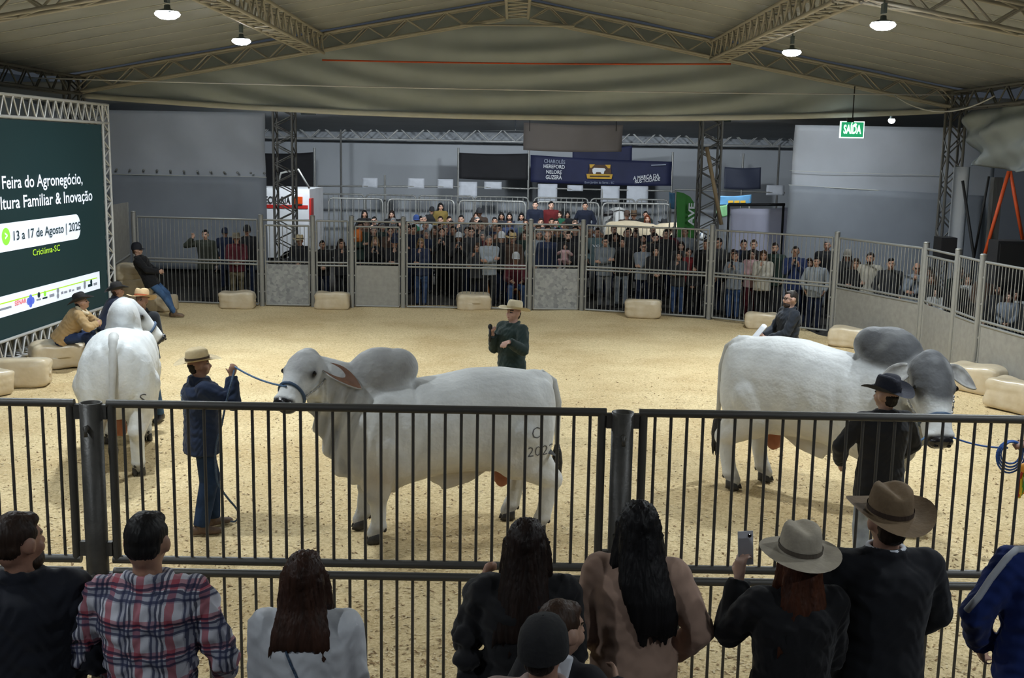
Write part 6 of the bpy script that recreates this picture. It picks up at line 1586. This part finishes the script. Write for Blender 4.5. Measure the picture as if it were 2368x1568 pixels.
P(1131, 540, 'm', 'cross', 'lgrey', 'char', SG, 'white-haired man in pale grey jacket with arms crossed', 1.70)
P(1104, 557, 'f', 'chin', 'char', 'black', ('bob', 'm'), 'short woman in charcoal coat, hand at her mouth, above the stool', 1.55, yaw=-20)
P(1160, 533, 'm', 'pocket', 'black', 'djean', SG, 'man in black jacket with white cap beside the grey-haired man', 1.72, ('cap', CW), smax=98)
P(1186, 530, 'm', 'down', 'brown', 'djean', S2, 'man in wide straw hat standing behind the seated man', 1.72, ('straw', (.5, .36, .16), K['brown']), smax=96)
P(1247, 528, 'm', 'pocket', 'lgrey', 'djean', SG, 'man in pale jacket at the left post of the zinc gate near the announcer', 1.74, smax=97)
P(1267, 531, 'm', 'down', 'navy', 'djean', ('bald', 'd'), 'balding man in dark blue jacket behind the zinc gate', 1.75)
P(1315, 530, 'm', 'clasp', 'black', 'black', S2, 'bearded man in black holding a baby behind the zinc gate', 1.77, beard='d')
P(1382, 522, 'm', 'pocket', 'teal', 'gtrous', S2, 'man in grey-green sweatshirt with white letters behind the arms-crossed man', 1.78, smax=95)
P(1400, 543, 'm', 'cross', 'grey', 'gtrous', S1, 'man with glasses in grey sweater and grey trousers, arms crossed', 1.70, gl=True)
P(1440, 544, 'f', 'pocket', 'black', 'lgrey', L1, 'woman in black jacket and pale grey trousers', 1.68)
P(1489, 555, 'f', 'cross', 'denim', 'djean', ('short', 'd'), 'person with glasses and pale blue scarf behind the wide panel', 1.62, gl=True)
P(1516, 535, 'm', 'down', 'black', 'djean', S1, 'bearded man in black behind the woman in black hoodie', 1.74, beard='b', smax=95)
P(1517, 565, 'f', 'clasp', 'black', 'black', L1, 'pale-faced woman with long black hair in black hoodie', 1.56)
P(1571, 577, 'f', 'chin', 'char', 'jean', L2, 'girl in dark jacket and blue jeans covering her mouth', 1.50, smax=104)
P(1593, 569, 'f', 'clasp', 'red', 'black', PT, 'woman in red jacket right of the girl in blue jeans', 1.54, smax=99, yaw=30)
P(1607, 609, 'f', 'clasp', 'black', 'black', BO, 'small child in dark coat with white collar at the panel end', 1.28, smax=104)
P(1586, 534, 'm', 'down', 'black', 'djean', ('short', 'g'), 'man in black behind the woman in red jacket', 1.74, smax=88)
P(1576, 554, 'f', 'down', 'char', 'black', BO, 'woman in charcoal behind the girl covering her mouth', 1.58, smax=95)
P(1634, 548, 'm', 'down', 'black', 'djean', S2, 'man in black standing behind the post right of centre', 1.74, smax=100)
P(1662, 545, 'm', 'down', 'char', 'djean', S1, 'man in charcoal jacket just right of the post, face turned left', 1.76, smax=102, yaw=-30)
P(1697, 572, 'f', 'down', 'black', 'djean', L2, 'woman in black half hidden behind the girl with the phone', 1.62, smax=101)
P(1701, 578, 'f', 'phone', 'denim', 'jean', ('short', 'm'), 'girl in pale denim jacket and blue jeans holding a phone', 1.56, smax=107)
P(1721, 549, 'm', 'down', 'navy', 'djean', S1, 'man in navy jacket behind the girl with the phone', 1.76, smax=100)
P(1744, 549, 'm', 'down', 'black', 'djean', ('short', 'm'), 'man in black behind the woman in cream jacket', 1.76, smax=101)
P(1742, 572, 'f', 'cross', 'ppink', 'maroon', L2, 'woman in pale pink jacket and dark red trousers', 1.62, smax=103, gl=True)
P(1767, 574, 'f', 'chin', 'cream', 'black', LM, 'woman in cream jacket with long fair hair, hand over her mouth', 1.62, smax=107)
P(1793, 556, 'm', 'pocket', 'dgrn', 'char', S2, 'bearded man in dark green shirt and black vest', 1.76, beard='d', smax=106)
P(1841, 564, 'm', 'phone', (.018, .032, .10), 'djean', S1, 'man in blue shirt and black jacket looking at his phone', 1.74, smax=108)
P(1873, 592, 'f', 'down', 'char', 'djean', LM, 'girl peeking beside the boy in grey hoodie', 1.50, smax=107)
P(1890, 588, 'm', 'pocket', 'lgrey', 'djean', S1, 'boy in grey hoodie and dark trousers left of the bend post', 1.66, smax=111)
P(1914, 550, 'm', 'down', 'black', 'black', SG, 'grey-haired older man in black at the bend post', 1.78, smax=107)
# right side behind the sheet panels
P(1961, 574, 'f', 'down', 'char', 'djean', L2, 'woman in charcoal jacket with pale cap behind the bend panel', 1.66, ('cap', (.3, .28, .24)), smax=113)
P(1981, 592, 'f', 'cross', 'black', 'djean', LM, 'woman with long brown hair in black jacket behind the bend panel', 1.60, smax=114)
P(2014, 578, 'm', 'down', 'cream', 'khaki', S2, 'bearded man in cream T-shirt behind the bend panel', 1.74, beard='d', smax=114)
P(2062, 591, 'm', 'pocket', 'char', 'djean', S1, 'man in dark jacket right of the man in cream T-shirt', 1.72, smax=116)
P(2122, 602, 'm', 'chin', 'denim', 'djean', ('bald', 'd'), 'balding man in pale blue shirt left of the narrow side gate', 1.68, smax=118, gl=True)
P(2139, 604, 'm', 'down', 'red', 'djean', S2, 'person in red half hidden by the side gate post', 1.55, smax=112)
P(2157, 628, 'f', 'clasp', 'char', 'djean', LM, 'girl with brown hair behind the narrow side gate', 1.5, smax=120)
P(2149, 612, 'f', 'down', 'black', 'djean', L2, 'woman in black behind the girl at the narrow side gate', 1.6, smax=114)
P(2166, 660, 'f', 'clasp', 'white', 'djean', BO, 'small child in white top at the bottom of the narrow side gate', 1.2, smax=122)
P(2222, 611, 'm', 'down', 'dgrn', 'djean', ('short', 'm'), 'man in dark green behind the short grey panel', 1.66, smax=120)
P(2216, 636, 'm', 'clasp', 'black', 'djean', S1, 'boy in black behind the short grey panel', 1.45, smax=125)
P(2240, 628, 'f', 'down', 'white', 'djean', L2, 'woman in white behind the post with wire tie', 1.5, smax=122)
P(2284, 616, 'f', 'clasp', 'brown', 'brown', LM, 'tall woman in brown coat with rust scarf near the right edge', 1.64, smax=128)
P(2336, 668, 'f', 'clasp', 'denim', 'djean', L2, 'girl in pale denim jacket at the right frame edge', 1.35, smax=136)
P(2352, 664, 'f', 'down', 'white', 'djean', L1, 'girl in white top at the right frame edge', 1.36, smax=134)
P(2310, 650, 'f', 'down', 'char', 'black', L1, 'girl in dark coat right of the woman in brown', 1.45, smax=128)
# second and third rows
R2 = [(843, 483, 'f', 'black', L1, 'woman with dark hair in black in the back row, leftmost', 0), (906, 485, 'f', 'black', L2, 'woman with wavy dark hair in black above the plain grey gate', 0), (926, 499, 'f', 'char', L1, 'dark-haired woman in charcoal right of the wavy-haired woman', 0),
      (963, 487, 'm', 'white', S1, 'man in white jacket and blue cap in the back row', ('cap', K['blue'])), (975, 497, 'm', 'green', S1, 'person in bright green jacket in the back rows', 0), (999, 452, 'm', 'char', S1, 'boy with dark cap standing high before the barriers', ('cap', K['black'])),
      (1019, 462, 'f', 'yellow', L1, 'long-haired woman in mustard top in the back row', 0), (1039, 487, 'm', 'maroon', S1, 'man in dark maroon in the back row left of centre', 0), (1066, 500, 'm', 'black', S1, 'dark-haired man in black behind the woman with white cap', 0),
      (1109, 475, 'm', 'brown', S1, 'man in brown jacket and black cap in the back row', ('cap', K['black'])), (1102, 488, 'f', 'black', L2, 'woman in black before the man in brown jacket and cap', 0), (1160, 485, 'f', 'char', ('long', 'b'), 'woman with dark hood of hair right of the man in black cap', 0),
      (1144, 500, 'm', 'black', S1, 'man in black in the third row behind the grey-haired man', 0), (1178, 497, 'f', 'navy', L1, 'woman in navy in the third row above the straw hat', 0), (1206, 495, 'f', 'grey', L1, 'woman in grey jacket left of the post near the announcer', 0),
      (1238, 470, 'm', 'navy', S1, 'man in navy jacket right of the post near the announcer, back row', 0), (1275, 463, 'm', 'red', S1, 'man in bright red jacket in the back row', 0), (1295, 469, 'f', 'green', L2, 'child in green top beside the man in red jacket', 0),
      (1313, 469, 'f', 'black', ('long', 'b'), 'woman with black hooded coat right of the child in green', 0), (1354, 451, 'm', 'navy', S1, 'man in navy jacket standing highest before the barriers', 0), (1494, 464, 'm', 'dgrn', S1, 'boy in dark green jacket beside the white cow', 0),
      (1254, 501, 'f', 'brown', LM, 'brown-haired woman above the zinc gate, left', 0), (1276, 502, 'm', 'olive', S2, 'man in olive above the zinc gate', 0), (1304, 504, 'f', 'ppink', LM, 'woman in pale pink above the zinc gate, right', 0), (1330, 500, 'm', 'black', S1, 'man in black above the right post of the zinc gate', 0),
      (1450, 489, 'm', 'brown', S2, 'man in brown jacket and brown cap before the cream cow', ('cap', K['brown'])), (1466, 487, 'm', 'black', S2, 'man in black jacket and brown hat before the cream cow', ('felt', (.1, .06, .03), K['black'])),
      (1497, 502, 'f', 'lgrey', ('long', 'r'), 'red-haired woman in pale grey before the cream cow', 0), (1536, 497, 'm', 'black', S1, 'tall man in black jacket and black hat left of the green flag', ('felt', K['black'], K['char'])), (1560, 520, 'm', 'black', S2, 'man in black beneath the green flag', 0),
      (955, 515, 'm', 'navy', S1, 'man in navy behind the left end of the wide panel', 0), (1005, 520, 'f', 'brown', LM, 'brown-haired woman between the back rows left of centre', 0), (1048, 517, 'm', 'black', S2, 'man in black behind the two women with phones', 0), (880, 512, 'f', 'char', L2, 'woman in charcoal in the middle row above the plain gate', 0),
      (1225, 512, 'm', 'char', S2, 'man in charcoal behind the post near the announcer', 0), (1290, 520, 'm', 'black', S1, 'man in black between balding man and bearded man', 0), (1420, 512, 'm', 'black', S1, 'man in black right of the grey-green sweatshirt', 0), (1470, 528, 'f', 'char', L2, 'woman in charcoal behind the person with pale blue scarf', 0), (1540, 530, 'm', 'char', S1, 'man in charcoal under the tall man with black hat', 0)]
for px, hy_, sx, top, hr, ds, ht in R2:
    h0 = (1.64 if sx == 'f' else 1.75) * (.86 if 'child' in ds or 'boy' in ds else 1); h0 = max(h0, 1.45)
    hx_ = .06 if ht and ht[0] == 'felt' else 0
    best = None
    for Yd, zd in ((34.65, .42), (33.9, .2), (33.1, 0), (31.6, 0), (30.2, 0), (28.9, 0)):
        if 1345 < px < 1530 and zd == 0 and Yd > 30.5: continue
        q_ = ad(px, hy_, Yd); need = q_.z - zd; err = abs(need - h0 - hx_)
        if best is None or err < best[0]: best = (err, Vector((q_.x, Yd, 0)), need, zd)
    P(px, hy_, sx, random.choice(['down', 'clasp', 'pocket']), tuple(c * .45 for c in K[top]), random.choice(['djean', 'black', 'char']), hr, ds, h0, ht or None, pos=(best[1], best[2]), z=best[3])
_lab = set()
def fillers():
    rr = random.Random(21); TOPS = [('black', 'black'), ('charcoal', 'char'), ('navy', 'navy'), ('dark brown', 'brown'), ('dark green', 'dgrn'), ('olive', 'olive'), ('maroon', 'maroon'), ('grey', 'grey')]
    rows = [('second row', 91, 838, 1596, 31), ('third row', 86, 850, 1600, 33), ('fourth row', 80, 870, 1560, 38)]
    def place(px):
        for lim, tx in ((935, 'above the plain grey gate'), (1080, 'left half of the wide panel'), (1222, 'right half of the wide panel'), (1345, 'above the zinc gate by the announcer'), (1500, 'behind the grey-trousered pair'), (1700, 'left of the right lattice column')):
            if px < lim: return tx
    for rw, s_, x0, x1, st_ in rows:
        px = x0
        while px < x1:
            x = px + rr.uniform(-7, 7); px += st_
            if rw == 'fourth row' and 1335 < x < 1570 or rw == 'third row' and 1350 < x < 1440: continue
            for _ in range(40):
                fem = rr.random() < .5; tn, tk = rr.choice(TOPS[:5] * 3 + TOPS[5:]); hn, hk_ = rr.choice([('dark-haired', 'b'), ('brown-haired', 'd'), ('fair-haired', 'm'), ('grey-haired', 'g')] if rr.random() < .5 else [('dark-haired', 'b'), ('brown-haired', 'd')])
                lb = f"{hn} {'woman' if fem else 'man'} in {tn}, {rw}, {place(x)}"
                if lb not in _lab: break
            _lab.add(lb); h_ = rr.uniform(1.55, 1.68) if fem else rr.uniform(1.68, 1.80)
            hy2 = hor(x) + s_ * (H - h_)
            P(x, hy2, 'f' if fem else 'm', rr.choice(['down', 'clasp', 'pocket', 'cross', 'chin']), tk, rr.choice(['djean', 'black', 'char']), (rr.choice(['long', 'bob', 'pony']), hk_) if fem else ('short', hk_), lb, h_, smax=s_)
fillers()
# seated man in red plaid
st2 = STOOL2; fs = fig('sit', False)
dress('man in red plaid shirt and white cap sitting on a low stool', (st2.x, st2.y + .02, 0), PI + .1, fs, 1.76, K['maroon'], K['jean'], K['brown'], SKINS[0], ('short', HC['g']), ('cap', CW), GR, z=-.05, hatz=.14)
# baby and the lettering on the sweatshirt
bf = figure(dict(pz=.72, rf=(.12, .25, .3), lf=(-.12, .25, .3), rh=(.25, .2, 1.15), lh=(-.25, .2, 1.15), hyaw=10), .022, fem=True, bulk=.05, hem=.84, child=True)
p = at(1308, 562, 1.53); dress('baby in pale pink held by the bearded man in black', (p.x, p.y + .16, 0), PI - .5, bf, .78, K['ppink'], K['ppink'], K['white'], SKINS[2], ('short', HC['m']), None, None, z=p.z - .74)
sw_p = [o for o in C.objects if o.type == 'EMPTY' and str(o.get('label', '')).startswith('man in grey-green sweatshirt')][0]
text_on('chest_print', 'VO', Vector((.10, .168, 1.28)), (-1, 0, 0), UP, .2, M_PAPER, sw_p, .06, .02)
for pre, lb in (('blonde woman in black', 'white smartphone of the blonde woman behind the plain gate'), ('woman with pinned-up', 'white smartphone held up by the woman with pinned-up hair'), ('woman with white cap', 'white smartphone held by the woman with white cap'),
                ('girl in pale denim jacket and blue', 'white smartphone held by the girl in denim jacket and jeans'), ('man in blue shirt', 'white smartphone in the hands of the man in blue shirt')):
    o_ = [q for q in C.objects if q.type == 'EMPTY' and str(q.get('label', '')).startswith(pre)][0]; fm = o_['label'].split()[0] != 'man'
    ar_ = fig('phone', fm)['arm']; phone_at(o_.matrix_basis @ ((ar_['r'][2] + ar_['l'][2]) / 2 + Vector((0, .012, .10))), o_.rotation_euler.z, lb, .15, M_PAPER)
# orange bag beside the pink child
p = ad(827, 545, 26.6); t = empty('orange_bag', p, label='orange bag hanging beside the pink child', cat='bag')
MB().loft([((0, 0, -.15), (.09, 0, 0), (0, .05, 0)), ((0, 0, -.1), (.115, 0, 0), (0, .07, 0)), ((0, 0, .08), (.11, 0, 0), (0, .065, 0)), ((0, 0, .15), (.07, 0, 0), (0, .04, 0))], 16, p=3).build('body', mat('orange_cloth', rgb(214, 110, 30), .7), t, True)
MB().tube([(-.05, 0, .13), (-.04, 0, .22), (.04, 0, .22), (.05, 0, .13)], .012, 6).build('handle', M_ORANGE, t, True)
# tin bars lying orange on the barrier
# ------------------------------------------------------------------ cattle in the rear pens
M_NONE = None
p = at(1452, 505, 1.52)
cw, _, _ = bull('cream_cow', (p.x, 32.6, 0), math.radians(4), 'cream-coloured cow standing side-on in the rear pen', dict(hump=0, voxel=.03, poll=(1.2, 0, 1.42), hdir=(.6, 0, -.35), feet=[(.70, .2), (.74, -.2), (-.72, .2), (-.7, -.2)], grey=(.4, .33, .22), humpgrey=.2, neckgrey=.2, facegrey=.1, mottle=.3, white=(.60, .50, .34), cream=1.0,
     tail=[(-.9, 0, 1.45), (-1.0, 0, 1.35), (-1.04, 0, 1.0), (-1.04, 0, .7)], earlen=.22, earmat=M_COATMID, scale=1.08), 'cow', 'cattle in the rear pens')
p = at(1430, 483, 1.6)
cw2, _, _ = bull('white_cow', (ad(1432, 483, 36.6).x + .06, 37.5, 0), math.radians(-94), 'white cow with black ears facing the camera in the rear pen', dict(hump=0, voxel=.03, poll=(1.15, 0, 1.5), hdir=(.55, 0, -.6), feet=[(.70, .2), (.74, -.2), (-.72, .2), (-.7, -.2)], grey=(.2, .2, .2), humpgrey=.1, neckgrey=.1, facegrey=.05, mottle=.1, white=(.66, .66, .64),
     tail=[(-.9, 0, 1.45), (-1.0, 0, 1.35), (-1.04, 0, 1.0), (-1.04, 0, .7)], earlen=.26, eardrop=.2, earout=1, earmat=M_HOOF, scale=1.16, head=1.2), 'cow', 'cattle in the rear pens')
bpy.data.scenes.remove(WS)
